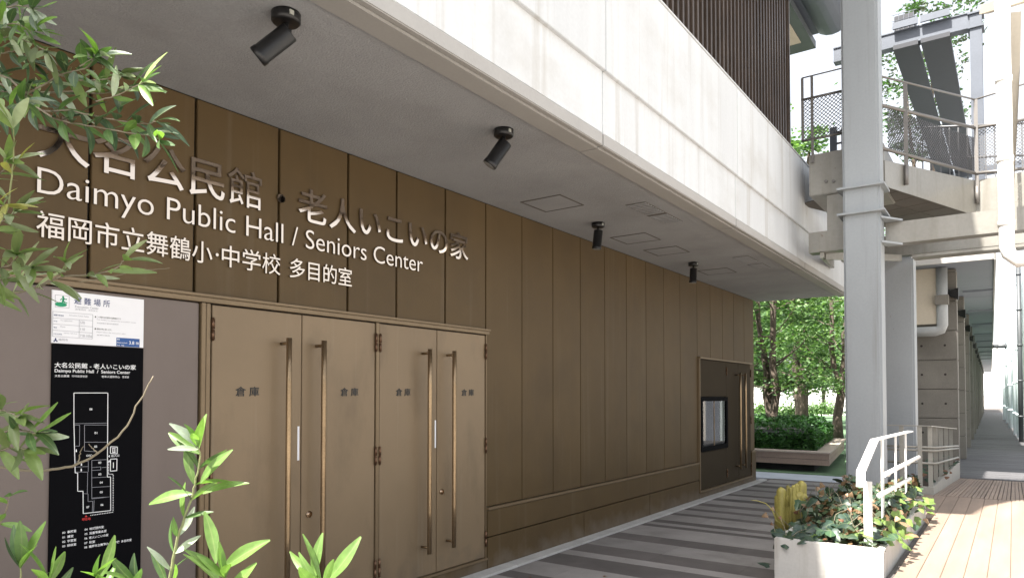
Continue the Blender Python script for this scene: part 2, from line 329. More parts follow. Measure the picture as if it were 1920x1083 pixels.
# garden side paving, turf strip, lawn and plaza
g1 = MB().prism([(-9, 14.42), (-1.3, 14.42), (-1.3, 15.5), (-9, 15.5)], -.045, .0).build('garden_path', PAVB); tag(g1, kind='structure')
g2 = MB().prism([(-9, 15.5), (-1.5, 15.5), (-1.9, 24), (-9, 24)], -.045, .012).build('turf_strip', LAWN); tag(g2, kind='structure')
g3 = MB().prism([(-90, 24), (-2.6, 24), (-4.5, 62), (-90, 62)], -.045, .01).build('lawn', LAWN); tag(g3, kind='structure')
g4 = MB().prism([(-90, 62), (-4.5, 62), (-6, 92), (-90, 92)], -.045, .012).build('plaza_ground', PLAZA); tag(g4, kind='structure')

# raised boardwalk beside the planter and ramp down to the arcade
rw = MB().prism([(-.80, 3.6), (4, 3.6), (4, 11.1), (-1.60, 11.1), (-1.60, 9.0), (-.80, 9.0)], 0, .272).build('raised_boardwalk', JOINT); tag(rw, kind='structure')
rmp = MB().add([(-.9, 11.1, -.03), (3, 11.1, -.03), (3, 16.62, -.04), (-.9, 16.62, -.04), (-.9, 11.1, .272), (3, 11.1, .272), (3, 16.62, -.028), (-.9, 16.62, -.028)],
               [(3, 2, 1, 0), (4, 5, 6, 7), (0, 1, 5, 4), (1, 2, 6, 5), (2, 3, 7, 6), (3, 0, 4, 7)]).build('boardwalk_ramp', JOINT); tag(rmp, kind='structure')
x = -1.6
while x < 1.6:
    y0 = 9.0 if x < -.81 else 3.6
    boxo('deck_board', x + .0016, x + .1404, y0 + .02, 11.092, .274, .30, BOARD, rw, .003); x += .142
x = -.9
while x < 1.4:
    nb = 3
    for j in range(nb):
        xa = x + j * .142 / nb + .003; xb = x + (j + 1) * .142 / nb - (.008 if j == nb - 1 else .003)
        v = [(xx, yy2, zz) for yy2, zt in ((11.1, .30), (16.6, 0.0)) for xx in (xa, xb) for zz in (zt - .02, zt)]
        if j == 0: mb = MB()
        mb.add(v, [(0, 1, 3, 2), (4, 6, 7, 5), (0, 4, 5, 1), (2, 3, 7, 6), (0, 2, 6, 4), (1, 5, 7, 3)])
    mb.build('ramp_board', BOARD, rmp, (x, 11.1, .3)); x += .142

# arcade frame: runs 1.23 degrees off the hall wall
TH = R_(1.23)
def A(x, y, z=0): return (x * math.cos(TH) - y * math.sin(TH), x * math.sin(TH) + y * math.cos(TH), z)
def abox(mb, x0, x1, y0, y1, z0, z1, mi=0):
    return mb.add([A(x, y, z) for x in (x0, x1) for y in (y0, y1) for z in (z0, z1)], [(0, 1, 3, 2), (4, 6, 7, 5), (0, 4, 5, 1), (2, 3, 7, 6), (0, 2, 6, 4), (1, 5, 7, 3)], mi)
ad = abox(MB(), -2.2, 1.6, 16.68, 110, -.045, -.03).build('arcade_deck', JOINT); tag(ad, kind='structure')
y = 16.7; n = 0; rest = MB()
while y < 82:
    if n < 110: abox(MB(), -2.2, 1.6, y, y + .16, -.025, .0 + random.uniform(-.002, .002)).build('arcade_board', BOARDD, ad, A(0, y, 0))
    else: abox(rest, -2.2, 1.6, y, y + .16, -.025, 0)
    y += .168; n += 1
tag(rest.build('arcade_board_rows', BOARDD, ad), kind='stuff')

# ================================================================= HALL BUILDING
H = thing('community_hall', 'brown panelled public hall with white projecting upper storey and slatted screen', 'building', (XW, 5, 0))
boxo('core_wall', -14, -4.115, -12, 13.78, 0, 3.6, GAP, H)
boxo('upper_wall', -14, -2.78, -12, 10.40, 3.62, 9.0, WALLW, H)
boxo('roof', -14.2, -2.45, -12.2, 10.55, 9.0, 9.25, EAVE, H)
boxo('rear_upper_wall', -14, -4.2, 10.42, 13.7, 3.62, 7.9, WALLW, H)
def panel(y0, y1, z0, z1, m=BROWN, g=.005, name='cladding_panel', xf=XW, th=.03):
    return boxo(name, xf - th, xf, y0 + g, y1 - g, z0 + .003, z1 - .003, m, H, .003)
ZS = 3.478
ups = [-5.43, -4.83, -4.23, -3.63, -3.03, -2.43, -1.83, -1.23, -.63, -.03, .566, 1.166, 1.766, 2.372, 2.977, 3.592, 4.108, 4.712, 5.302]
for a, b in zip(ups, ups[1:]): panel(a, b, 2.275, ZS, g=.009)
seams = [5.302, 5.906, 6.50, 7.097, 7.696, 8.292, 8.891, 9.49, 10.10, 10.80]
for a, b in zip(seams, seams[1:]): panel(a, b, .592, ZS, g=.004)
for a, b in zip([10.80, 11.4, 12.0, 12.6, 13.2], [11.4, 12.0, 12.6, 13.2, 13.79]): panel(a, b, 2.262, ZS, g=.004)
panel(13.545, 13.79, .592, 2.262, g=.003)
# plinth courses
for a, b in zip([5.302, 7.0, 10.80 - 1.5], [7.0, 9.3, 10.795]): pass
pl = [5.302, 7.133, 8.93, 10.79]
for a, b in zip(pl, pl[1:]): panel(a, b, .0, .305, g=.003, name='plinth_panel', xf=XW + .022, th=.05)
panel(5.302, 10.79, .310, .560, g=.003, name='plinth_panel', xf=XW + .022, th=.05)
panel(13.545, 13.80, .0, .560, g=.003, name='plinth_panel', xf=XW + .022, th=.05)
panel(10.795, 13.54, .0, .095, g=.003, name='plinth_panel', xf=XW + .022, th=.05)
panel(-6, 5.30, .0, .10, g=.003, name='plinth_panel', xf=XW + .022, th=.05)
boxo('plinth_ledge', XW - .03, XW + .034, 5.303, 10.79, .562, .588, FRAME, H, .004)
boxo('plinth_ledge', XW - .03, XW + .034, 13.545, 13.80, .562, .588, FRAME, H, .004)
# header and door zone
boxo('door_header', XW - .03, XW + .035, -6, 5.318, 2.222, 2.252, FRAME, H, .004)
boxo('door_header_drip', XW - .03, XW + .050, -6, 5.322, 2.2535, 2.271, FRAME, H, .004)
for a, b in ((-6, -3.4), (-3.4, -.8), (-.8, 2.405)): panel(a, b, .11, 2.218, TAUPE, .003, 'side_panel', XW + .004)
boxo('door_jamb', XW - .03, XW + .022, 2.410, 2.44, .105, 2.218, FRAME, H, .003)
boxo('door_jamb', XW - .03, XW + .014, 2.446, 2.476, .105, 2.218, FRAME, H, .003)
boxo('door_jamb', XW - .03, XW + .014, 3.874, 3.912, .105, 2.218, FRAME, H, .003)
boxo('door_jamb', XW - .03, XW + .014, 5.284, 5.300, .105, 2.218, FRAME, H, .003)
boxo('door_sill', XW - .03, XW + .030, 2.446, 5.300, .1005, .122, FRAME, H, .003)
def rod_handle(y, z0, z1, X, parent, r=.019, off=.085):
    mb = MB(); xc = X + off
    mb.tube([(xc, y, z0), (xc, y, z0 + .35), (xc, y, (z0 + z1) / 2), (xc, y, z1 - .3), (xc, y, z1)], r, 14)
    for z in (z0 + .05, z1 - .035): mb.tube([(X, y, z), (xc, y, z)], r * .62, 10)
    return mb.build('handle', BRONZE, parent, (xc, y, z0))
def hinges(y, parent, X, zs=(.30, 1.175, 2.06)):
    for z in zs:
        mb = MB(); mb.tube([(X, y, z - .066), (X, y, z - .003)], .011, 10); mb.tube([(X, y, z + .003), (X, y, z + .066)], .011, 10)
        mb.tube([(X, y, z - .073), (X, y, z + .073)], .007, 8); mb.build('hinge', HINGE, parent, (X, y, z))
XD = XW + .006
leafs = [(2.490, 3.169, 3.068, 2.489, None, (2.655, 2.828)), (3.175, 3.868, 3.371, 3.872, 3.239, (3.522, 3.695)),
         (3.918, 4.594, 4.512, 3.915, None, (4.099, 4.266)), (4.600, 5.278, 4.837, 5.283, 4.657, (4.930, 5.108))]
labs = ['storage door leaf with pull bar at its right edge, next to the map sign', 'storage door leaf with keyhole, left of the middle post',
        'storage door leaf right of the middle post', 'narrow storage door leaf with keyhole at the right end']
for (a, b, hy, hg, key, tx_), lb in zip(leafs, labs):
    d = boxo('door', XD - .035, XD, a, b, .128, 2.212, DOOR, H, .003); d['label'] = lb
    rod_handle(hy * .9785, .325, 2.035, XD, d); hinges(hg, d, XW + .018)
    mb = MB()   # bold strokes: the same glyph outline laid three times, a hair apart
    for q_, (dy, dz) in enumerate(((0, 0), (.0024, 0), (.0012, .0022))):
        tv, tf = place_text('倉 庫', tx_[0] + dy, tx_[1] + dy, 1.641 + dz, 1.703 + dz, XD + .0012 + q_ * .0006, .0005, 0); mb.add(tv, tf)
    mb.build('lettering', INKK, d, (XD, tx_[0], 1.64))
    if key:
        mb = MB(); mb.tube([(XD, key, .81), (XD + .014, key, .81)], .023, 18); mb.tube([(XD + .0141, key, .81), (XD + .022, key, .81)], .013, 14); mb.build('lock_cylinder', STEEL, d, (XD, key, .81))
        # screw row not seen; nothing else here
    if hy in (3.068, 4.512):
        yb = 3.147 if hy < 4 else 4.577
        boxo('white_label', XD + .001, XD + .003, yb - .008, yb + .008, 1.195, 1.432, SIGNW, d)
# far door unit with notice case
U = MB()
boxo('unit_frame', XW - .03, XW + .035, 10.805, 10.84, .10, 2.225, FRAME, H, .003)
boxo('unit_frame', XW - .03, XW + .050, 10.805, 13.54, 2.2285, 2.256, FRAME, H, .003)
boxo('unit_frame', XW - .03, XW + .035, 10.842, 13.54, .1005, .13, FRAME, H, .003)
boxo('unit_panel', XW - .03, XW + .010, 10.845, 12.14, 1.625, 2.222, DARKU, H, .003)
boxo('unit_panel', XW - .03, XW + .010, 10.845, 12.14, .134, .735, DARKU, H, .003)
for a, b, hy, hg in ((12.15, 12.80, 12.65, 12.146), (12.806, 13.525, 12.95, 13.53)):
    d = boxo('door', XW - .03, XW + .008, a, b, .134, 2.222, DARKU, H, .003)
    d['label'] = 'dark door leaf beside the glass notice case' if hg < 13 else 'dark door leaf at the far end of the hall'
    rod_handle(hy, .33, 2.045, XW + .008, d, .020, .09); hinges(hg, d, XW + .02)
nc = thing('notice_case', 'black framed glass notice case with pale papers set in the dark wall panel', 'notice board', (XW, 11.49, .75))
mb = MB(); mb.box(XW - .03, XW + .045, 10.85, 10.92, .745, 1.615); mb.box(XW - .03, XW + .045, 12.06, 12.132, .745, 1.615)
mb.box(XW - .03, XW + .044, 10.921, 12.059, .745, .82); mb.box(XW - .03, XW + .044, 10.921, 12.059, 1.55, 1.615)
mb.build('frame', SIGNK, nc, (XW, 10.85, .745)); boxo('backing', XW - .03, XW - .022, 10.92, 12.06, .82, 1.55, PAPER, nc)
boxo('glass', XW + .030, XW + .034, 10.9205, 11.47, .8205, 1.5495, CGLASS, nc); boxo('glass', XW + .022, XW + .026, 11.45, 12.0595, .8205, 1.5495, CGLASS, nc)
boxo('sash_bar', XW + .0265, XW + .040, 11.452, 11.468, .8205, 1.5495, BRONZE, nc)
for a, b, c, e in ((10.95, 11.20, 1.0, 1.5), (11.23, 11.43, .9, 1.45), (11.55, 11.8, 1.05, 1.5)):
    pp = boxo('notice_paper', XW - .0215, XW - .019, a, b, c, e, LIP, nc)
    mb = MB()
    for i in range(9): zz = e - .06 - i * .042; mb.box(XW - .0185, XW - .018, a + .02, b - random.uniform(.02, .1), zz, zz + .008)
    mb.build('printed_lines', INKG, pp, (XW, a, c))

# soffit, lip, hatches, vents
boxo('soffit', -4.08, -2.622, -8, 14.06, ZS + .002, ZS + .10, SOFFIT, H)
for a, b in ((-8, -1.5), (-1.5, 1.53), (1.53, 4.555), (4.56, 7.6), (7.605, 10.7), (10.705, 14.08)):
    boxo('soffit_edge_trim', -2.620, -2.470, a + .003, b - .003, ZS - .012, ZS + .10, LIP, H, .004)
    boxo('fascia_drip', -2.468, -2.425, a + .003, b - .003, ZS - .002, ZS + .09, LIP, H, .006)
fj = [-8, -4.53, -1.5, 1.53, 4.565, 7.6, 10.7, 14.08]
for a, b in zip(fj, fj[1:]):
    boxo('fascia_panel', -2.50, -2.432, a + .004, b - .004, ZS + .092, 4.035, FASCIA, H, .004)
    boxo('fascia_panel', -2.50, -2.402, a + .004, b - .004, 4.030, 4.995, FASCIA, H, .004)
boxo('fascia_backing', -2.60, -2.502, -8, 14.05, ZS + .105, 4.99, SEAM, H)
boxo('fascia_cap', -2.80, -2.395, -8, 14.08, 4.998, 5.02, FASCIA, H, .004)
boxo('upper_floor', -14, -2.61, -8, 14.04, ZS + .11, 4.99, WALLW, H)
def hatch(c, hw=.222):
    mb = MB(); x, y = c; z = ZS + .0005
    for x0, x1, y0, y1 in ((x - hw, x + hw, y - hw, y - hw + .014), (x - hw, x + hw, y + hw - .014, y + hw), (x - hw, x - hw + .014, y - hw + .0145, y + hw - .0145), (x + hw - .014, x + hw, y - hw + .0145, y + hw - .0145)):
        mb.box(x0, x1, y0, y1, z - .004, z + .001)
    mb.build('hatch_frame', SEAM, H, (x, y, z)); 
    boxo('hatch_lid', x - hw + .02, x + hw - .02, y - hw + .02, y + hw - .02, z - .003, z + .001, SOFFIT, H)
for c in ((-3.565, 5.675), (-3.575, 7.52), (-3.565, 8.40), (-3.55, 10.23)): hatch(c)
def vent(x0, x1, y0, y1, n, secs=2):
    z = ZS; v = boxo('vent_grille', x0, x1, y0, y1, z - .002, z + .001, SEAM, H)
    st = (y1 - y0) / n
    for i in range(n):
        if n > 8 and i == n // 2: continue
        boxo('vent_slat', x0 + .008, x1 - .008, y0 + i * st + .012, y0 + (i + 1) * st - .012, z - .008, z - .0025, SOFFIT, v)
vent(-3.02, -2.81, 6.13, 7.05, 16); vent(-3.02, -2.81, 9.3, 9.75, 8); vent(-3.02, -2.81, 9.95, 10.35, 8)

# vertical slats of the screen above the fascia
sl0 = boxo('screen_slat', -2.62, -2.555, 3.30, 3.348, 5.06, 8.95, SLAT, H, .003)
y = 3.30
for i in range(1, 55): dup(sl0, (0, i * .1308, 0))
boxo('screen_rail', -2.68, -2.545, 3.2, 10.43, 5.022, 5.055, SLAT, H)
boxo('screen_rail', -2.68, -2.625, 3.2, 10.43, 6.9, 6.96, SLAT, H)
boxo('screen_end_post', -2.77, -2.54, 10.40, 10.45, 5.06, 8.98, SLAT, H)
# rear eave with tan soffit and rounded grey roof edge
mb = MB(); mb.box(-6, -2.85, 10.6, 13.6, 7.99, 8.12); mb.build('rear_eave', EAVE, H, (-3, 12, 8))
boxo('eave_soffit', -5.8, -3.02, 10.7, 13.2, 7.975, 7.989, TAN, H)
mb = MB(); mb.tube([(-2.55, 9.0, 8.45), (-2.55, 13.5, 8.45)], .34, 20); mb.box(-6, -2.5, 9.0, 13.5, 8.2, 8.79); mb.build('rounded_roof_edge', POST, H, (-3, 12, 8.4))
mb = MB(); mb.box(-2.5, -1.72, 9.0, 13.45, 8.72, 8.80); mb.build('roof_flashing', POST, H, (-2, 12, 8.7))
# unseen slabs added high over the passage, outlined to cast its shadow edges
blocker = MB().prism([(-2.44, 4.38), (-1.87, 4.38), (-1.54, 4.48), (-1.44, 5.25), (-1.04, 6.33), (-.97, 11.6), (-2.44, 11.6)], 8.56, 8.66).build('shade_slab', EAVE, H, (-2, 8, 8.6))

MB().prism([(-2.44, -6.5), (-1.92, -6.5), (-1.92, -1.9), (-2.44, -1.9)], 8.56, 8.66).build('shade_slab', EAVE, H, (-2, -4, 8.6))  # second added slab, out of view, shades the upper olive leaves

# ================================================================= BIG METAL LETTERING
XL = XW + .005
n1 = thing('wall_lettering', 'large Japanese metal characters, top row of the wall lettering', 'lettering', (XL, 1.5, 2.87))
letters('大名公民館・老人いこいの家', 1.502, 5.012, 2.872, 3.118, XL, .013, .007, n1, .27, (4,))
n2 = thing('wall_lettering', 'Latin metal letters reading Daimyo Public Hall / Seniors Center, middle row', 'lettering', (XL, 1.5, 2.64))
letters('Daimyo Public Hall / Seniors Center', 1.508, 4.403, 2.645, 2.822, XL, .011, -.006, n2)
n3 = thing('wall_lettering', 'small Japanese metal characters, lowest row above the doors', 'lettering', (XL, 1.5, 2.46))
letters('福岡市立舞鶴小', 1.507, 2.480, 2.462, 2.600, XL, .011, .0035, n3, .1395)
letters('・', 2.503, 2.523, 2.52, 2.540, XL, .011, .0, n3, 1)
letters('中学校', 2.545, 2.982, 2.464, 2.603, XL, .011, .0035, n3, .146, (2,))
letters('多目的室', 3.059, 3.619, 2.464, 2.603, XL, .011, .0035, n3, .14)

# ================================================================= SIGNS LEFT OF THE DOORS
XS = XW + .016
def P(u, v): p = onx(u, v, XS + .001); return p.y, p.z
def tline(parent, s, u0, vt, vb, u1, m, name='lettering', off=.0):
    y0, zt = P(u0, vt); _, zb = P(u0, vb); y1, _ = P(u1, vt)
    return text_obj(name, s, y0, y1, zb, zt, XS + .0006, m, parent, .0005, off)
def seg(mb, a, b, wd=.0028):
    (y0, z0), (y1, z1) = P(*a), P(*b); mb.bar((XS + .0008, y0, z0), (XS + .0008, y1, z1), wd, .0008, (0, -(z1 - z0), (y1 - y0)))
ws = thing('evacuation_sign', 'white evacuation site sign with green running figure above the black map', 'sign', (XS, 1.82, 1.92))
boxo('plate', XS - .012, XS, 1.586, 2.060, 1.9205, 2.197, SIGNW, ws, .001)
def z5(x, y): return 80 + x / 5.415, 540 + y / 5.415
def z2(x, y): return 80 + x / 2.985, 720 + y / 2.985
def tl5(par, s, x0, yt, yb, x1, m, off=0): a = z5(x0, yt); b = z5(x0, yb); c = z5(x1, yt); return tline(par, s, a[0], a[1], b[1], c[0], m, off=off)
def tl2(par, s, x0, yt, yb, x1, m, off=0): a = z2(x0, yt); b = z2(x0, yb); c = z2(x1, yt); return tline(par, s, a[0], a[1], b[1], c[0], m, off=off)
tl5(ws, '避 難 場 所', 320, 86, 160, 685, INKB, .006)
tl5(ws, 'Evacuation Center', 330, 172, 196, 570, INKG)
tl5(ws, '避难场所  대피장소', 330, 204, 220, 560, INKG)
mb = MB()
for a, b in (((128, 66), (270, 82)), ((128, 190), (268, 203)), ((128, 66), (128, 190)), ((270, 82), (268, 203)),
             ((104, 235), (510, 268)), ((101, 300), (508, 330)), ((100, 362), (508, 392)), ((100, 424), (505, 455)), ((100, 487), (504, 515)),
             ((104, 235), (100, 487)), ((510, 268), (504, 515)), ((372, 320), (370, 502))):
    seg(mb, z5(*a), z5(*b), .0016)
mb.build('table_lines', INKG, ws, (XS, 1.6, 1.95))
mb = MB(); y0, z0 = P(*z5(185, 165)); 
def disc(mb, y, z, ry, rz, X=XS + .0006, n=24):
    mb.add([(X, y + ry * math.cos(t * 2 * math.pi / n), z + rz * math.sin(t * 2 * math.pi / n)) for t in range(n)], [tuple(range(n))])
disc(mb, y0, z0, .029, .012); hy, hz = P(*z5(208, 90)); disc(mb, hy, hz, .005, .006)
def limb(a, b, wd): seg(mb, z5(*a), z5(*b), wd)
limb((215, 100), (205, 135), .009); limb((212, 104), (190, 108), .004); limb((190, 108), (180, 122), .004); limb((218, 104), (238, 118), .004); limb((238, 118), (244, 108), .004)
limb((207, 133), (228, 145), .006); limb((228, 145), (250, 150), .005); limb((205, 133), (196, 152), .006); limb((196, 152), (204, 168), .005)
mb.build('running_figure', INKGR, ws, (XS, y0, z0))
for s, x0, yt, yb, x1, m in (('避難対象施設', 112, 262, 280, 215, INKB), ('Evacuation Center Facility', 272, 266, 284, 470, INKG), ('所在', 112, 325, 340, 150, INKB), ('The neighborhood', 180, 318, 334, 300, INKG), ('570', 382, 335, 362, 428, INKG),
                            ('電話', 112, 388, 404, 146, INKB), ('Phone', 180, 382, 396, 230, INKG), ('110', 382, 402, 428, 428, INKG), ('大名公民館', 108, 454, 470, 195, INKB), ('Daimyo Hall Area', 215, 448, 462, 350, INKG), ('718-1056', 380, 468, 494, 500, INKG),
                            ('■ この場所は災害時の避難場所です', 530, 281, 299, 795, INKK), ('This facility is a designated evacuation center', 548, 312, 326, 950, INKG), ('此设施是灾害时的避难所', 550, 345, 358, 770, INKG), ('■ 避難の時に使います。', 528, 402, 420, 705, INKK),
                            ('Please follow the evacuation signs', 548, 438, 452, 840, INKG), ('避难时使用', 550, 468, 480, 680, INKG)):
    tl5(ws, s, x0, yt, yb, x1, m)
tl5(ws, '福岡市', 160, 508, 532, 258, INKG)
mb = MB()
for a, b in (((131, 505), (131, 528)), ((131, 524), (112, 541)), ((131, 524), (150, 541))): seg(mb, z5(*a), z5(*b), .006)
mb.build('city_mark', INKB, ws, (XS, 1.6, 1.93))
mb = MB(); c = [P(*z5(*q)) for q in ((749, 500), (985, 515), (984, 600), (748, 588))]
mb.add([(XS + .0004, y, z) for y, z in c], [(0, 1, 2, 3)]); mb.build('blue_box', INKBL, ws, (XS, 2.0, 1.93))
XSb = XS
for s, x0, yt, yb, x1 in (('標高', 753, 508, 526, 782), ('Above sea level', 753, 542, 556, 858), ('海拔  해발', 753, 570, 584, 828), ('3.8', 878, 536, 570, 930), ('m', 948, 547, 572, 975)):
    tl5(ws, s, x0, yt, yb, x1, INKW, .01)
bs = thing('map_sign', 'tall black sign with white floor plan of the hall', 'sign', (XS, 1.82, .3))
boxo('plate', XS - .012, XS, 1.590, 2.061, .32, 1.9175, SIGNK, bs, .001)
tl5(bs, '大名公民館 - 老人いこいの家', 120, 750, 806, 948, INKW, .014)
tl5(bs, 'Daimyo Public Hall  /  Seniors Center', 122, 818, 862, 890, INKW, .012)
tl5(bs, '大名公民馆   다이묘공민관', 122, 876, 900, 455, INKW, .01)
tl5(bs, '老年人活动中心   경로당', 598, 884, 908, 876, INKW, .01)
mb = MB(); out = [(175, 48), (365, 48), (362, 518), (380, 517), (381, 705), (227, 722), (226, 597), (196, 597), (196, 495), (182, 495), (175, 220)]
for a, b in zip(out, out[1:] + out[:1]): seg(mb, z2(*a), z2(*b), .0036)
for q in ([(380, 348), (418, 350), (417, 388), (379, 386)], [(380, 418), (416, 416), (415, 482), (379, 485)]):
    for a, b in zip(q, q[1:] + q[:1]): seg(mb, z2(*a), z2(*b), .004)
for a, b in (((388, 358), (408, 358)), ((390, 380), (408, 380)), ((393, 362), (393, 378)), ((404, 362), (404, 378)), ((396, 436), (396, 468)), ((367, 435), (372, 425)), ((377, 435), (372, 425)), ((368, 402), (376, 397)), ((368, 402), (376, 406))): seg(mb, z2(*a), z2(*b), .004)
inn = [((176, 220), (362, 216)), ((177, 228), (207, 228)), ((207, 228), (206, 344)), ((234, 227), (234, 372)), ((234, 227), (362, 227)), ((234, 323), (362, 323)), ((235, 372), (300, 376)), ((178, 345), (206, 345)),
       ((184, 433), (256, 430)), ((184, 462), (255, 459)), ((184, 490), (252, 490)), ((256, 430), (255, 488)), ((275, 425), (358, 420)), ((275, 425), (275, 640)), ((275, 465), (325, 461)), ((325, 461), (325, 478)), ((275, 481), (325, 478)),
       ((330, 465), (358, 463)), ((275, 522), (358, 518)), ((275, 576), (378, 570)), ((275, 635), (378, 628)), ((252, 490), (250, 610)), ((232, 610), (254, 612)), ((254, 612), (254, 655)), ((254, 655), (280, 652)), ((280, 652), (278, 715)), ((288, 648), (285, 714)), ((275, 640), (378, 628))]
mb2 = MB()
for a, b in inn: seg(mb2, z2(*a), z2(*b), .002)
mb.build('plan_outline', INKW, bs, (XS, 1.8, 1)); mb2.build('plan_walls', INKG, bs, (XS, 1.8, 1))
mb = MB()
def dots(a, b, n):
    for i in range(n):
        t = i / n; t2 = t + .5 / n; seg(mb, z2(a[0] + (b[0] - a[0]) * t, a[1] + (b[1] - a[1]) * t), z2(a[0] + (b[0] - a[0]) * t2, a[1] + (b[1] - a[1]) * t2), .004)
dots((369, 500), (369, 430), 8); dots((369, 502), (395, 502), 4); dots((395, 505), (394, 712), 22); dots((394, 714), (262, 733), 14)
mb.build('route_dots', INKW, bs, (XS, 1.8, 1))
for s, x, y in (('08', 262, 133), ('01', 290, 266), ('02', 289, 342), ('00', 312, 432), ('03', 312, 497), ('04', 320, 543), ('05', 320, 597), ('06', 324, 668), ('07', 245, 681)):
    tl2(bs, s, x, y, y + 12, x + 16, INKW, .02)
tl2(bs, 'ロビー', 245, 392, 404, 289, INKW, .02); tl2(bs, '出入口', 384, 394, 406, 428, INKW, .02)
mb = MB()
for (x, y) in ((217, 446), (216, 478), (188, 370)):
    hy, hz = P(*z2(x, y - 5)); disc(mb, hy, hz, .0025, .003); seg(mb, z2(x, y - 2), z2(x, y + 8), .006)
mb.build('plan_icons', INKW, bs, (XS, 1.8, 1))
mb = MB(); c = [P(*z2(*q)) for q in ((243, 730), (236, 742), (251, 741))]; mb.add([(XS + .0006, y, z) for y, z in c], [(0, 1, 2)]); mb.build('here_arrow', INKR, bs, (XS, 1.8, 1))
tl2(bs, '現在地', 220, 748, 764, 268, INKR, .02)
for s, x0, y0, x1 in (('00  事務室', 110, 822, 188), ('01  講堂', 110, 848, 172), ('02  学習室', 110, 873, 188), ('03  研修室', 110, 898, 188), ('04  地域団体室', 235, 804, 342), ('05  児童等集会室', 235, 829, 357), ('06  老人いこいの家', 234, 854, 368), ('07  和室', 233, 880, 293), ('08  福岡市立舞鶴小・中学校  多目的室', 233, 904, 497)):
    tl2(bs, s, x0, y0, y0 + 15, x1, INKW, .014)

# ================================================================= CEILING SPOTLIGHTS
def spot(x, y, tilt, az, label):
    t = thing('ceiling_spotlight', label, 'spotlight', (x, y, ZS), 'black spotlights under the soffit')
    mb = MB(); z = ZS; mb.tube([(x, y, z - .001), (x, y, z - .042), (x, y, z - .05)], [.068, .068, .060], 28); mb.build('mount', BLACK, t, (x, y, z))
    boxo('mount_label', x + .055, x + .0685, y - .028, y - .006, z - .034, z - .012, PAPER, t)
    mb = MB(); mb.tube([(x, y, z - .05), (x, y, z - .085)], .013, 12); mb.box(x - .016, x + .016, y - .02, y + .02, z - .105, z - .075); mb.build('bracket', BLACK, t, (x, y, z - .05))
    d = Vector((math.sin(tilt) * math.cos(az), math.sin(tilt) * math.sin(az), -math.cos(tilt)))
    c = Vector((x, y, z - .105)); a = c - d * .025; b = c + d * .175
    mb = MB(); mb.tube([a, a + d * .004, b - d * .03, b - d * .028, b - d * .004, b], [.044, .048, .048, .051, .051, .047], 28); mb.build('lamp_body', BLACK, t, c)
    mb = MB(); mb.tube([b + d * .0005, b + d * .002], .041, 24); mb.build('lens', GLASS, t, b)
spot(-2.815, 2.085, R_(52), R_(215), 'nearest and largest black spotlight, tilted towards the lettering')
spot(-2.84, 3.89, R_(35), R_(215), 'second black spotlight, tilted, over the middle of the lettering')
spot(-3.574, 6.60, R_(6), R_(200), 'third black spotlight pointing straight down beside a ceiling hatch')
spot(-3.578, 9.35, R_(3), R_(200), 'farthest black spotlight pointing straight down before the last hatch')

# ================================================================= STEEL COLUMNS, FOOTBRIDGE
def column(x0, x1, y0, y1, ztop, label, collars):
    t = thing('steel_column', label, 'column', ((x0 + x1) / 2, (y0 + y1) / 2, 0), 'steel box columns of the footbridge')
    boxo('shaft', x0, x1, y0, y1, 0, ztop, COLP, t, .028)
    for z in collars:
        boxo('collar_plate', x0 - .06, x1 + .06, y0 - .06, y1 + .06, z - .014, z + .014, COLP, t, .003)
    return t
column(-1.755, -1.325, 9.80, 10.16, 9.6, 'tall pale grey square steel column with two collar plates rising out of frame', (4.29, 3.96))
column(-1.66, -1.235, 12.45, 12.85, 3.80, 'shorter grey steel column behind the tall one, holding the rear beam', ())
fb = thing('footbridge', 'pale steel footbridge with mesh railings crossing above the passage', 'footbridge', (-1, 11.5, 3.6))
# box end by the fascia
mb = MB(); mb.box(-2.245, -1.33, 10.20, 11.3, 4.37, 4.945); o = mb.build('end_box', BEAMP, fb, (-1.8, 10.2, 4.37), .012)
mb = MB()
for u in (1549, 1563): p = ony(u, 340, 10.198); mb.tube([(p.x, 10.2, p.z), (p.x, 10.18, p.z)], .022, 12)
mb.build('bolts', RAILG, fb, (-2, 10.2, 4.5))
boxo('hanger_post', -2.03, -1.80, 10.24, 10.42, 3.875, 4.368, BEAMP, fb, .004)
def ibeam(name, x0, x1, yf, z0, z1, label=None):
    mb = MB(); mb.box(x0, x1, yf, yf + .012, z0 + .0145, z1 - .0145); mb.box(x0, x1, yf - .0, yf + .22, z1 - .014, z1); mb.box(x0, x1, yf - .0, yf + .22, z0, z0 + .014); mb.box(x0, x1, yf + .20, yf + .215, z0 + .0145, z1 - .0145)
    return mb.build(name, BEAMP, fb, (x0, yf, z0))
ibeam('cross_beam', -2.26, -1.76, 10.2, 3.595, 3.872); ibeam('cross_beam', -1.32, 1.2, 10.2, 3.595, 3.872)
ibeam('cross_beam', -2.26, 1.2, 12.45, 3.83, 4.16); boxo('pipe_tray', -1.2, 1.2, 12.0, 12.30, 3.70, 3.74, BEAMP, fb)
for za, zb__ in ((3.876, 3.90), (3.566, 3.592)): MB().prism([(-1.32, 9.84), (-1.12, 10.19), (-1.32, 10.19)], za, zb__).build('gusset_plate', COLP, fb, (-1.3, 10, za))
mb = MB(); mb.bar((-2.1, 10.25, 3.58), (-2.4, 12.5, 3.8), .12, .05); mb.bar((-2.1, 10.4, 3.57), (-1.4, 12.4, 3.78), .10, .04); mb.build('under_brace', BEAMP, fb, (-2, 11, 3.6))
B = Vector((-1.33, 10.22, 0)); Cc = Vector((-.42, 12.74, 0)); D = Vector((1.3, 12.6, 0))
nBC = Vector(((Cc - B).y, -(Cc - B).x, 0)).normalized(); nCD = Vector(((D - Cc).y, -(D - Cc).x, 0)).normalized()
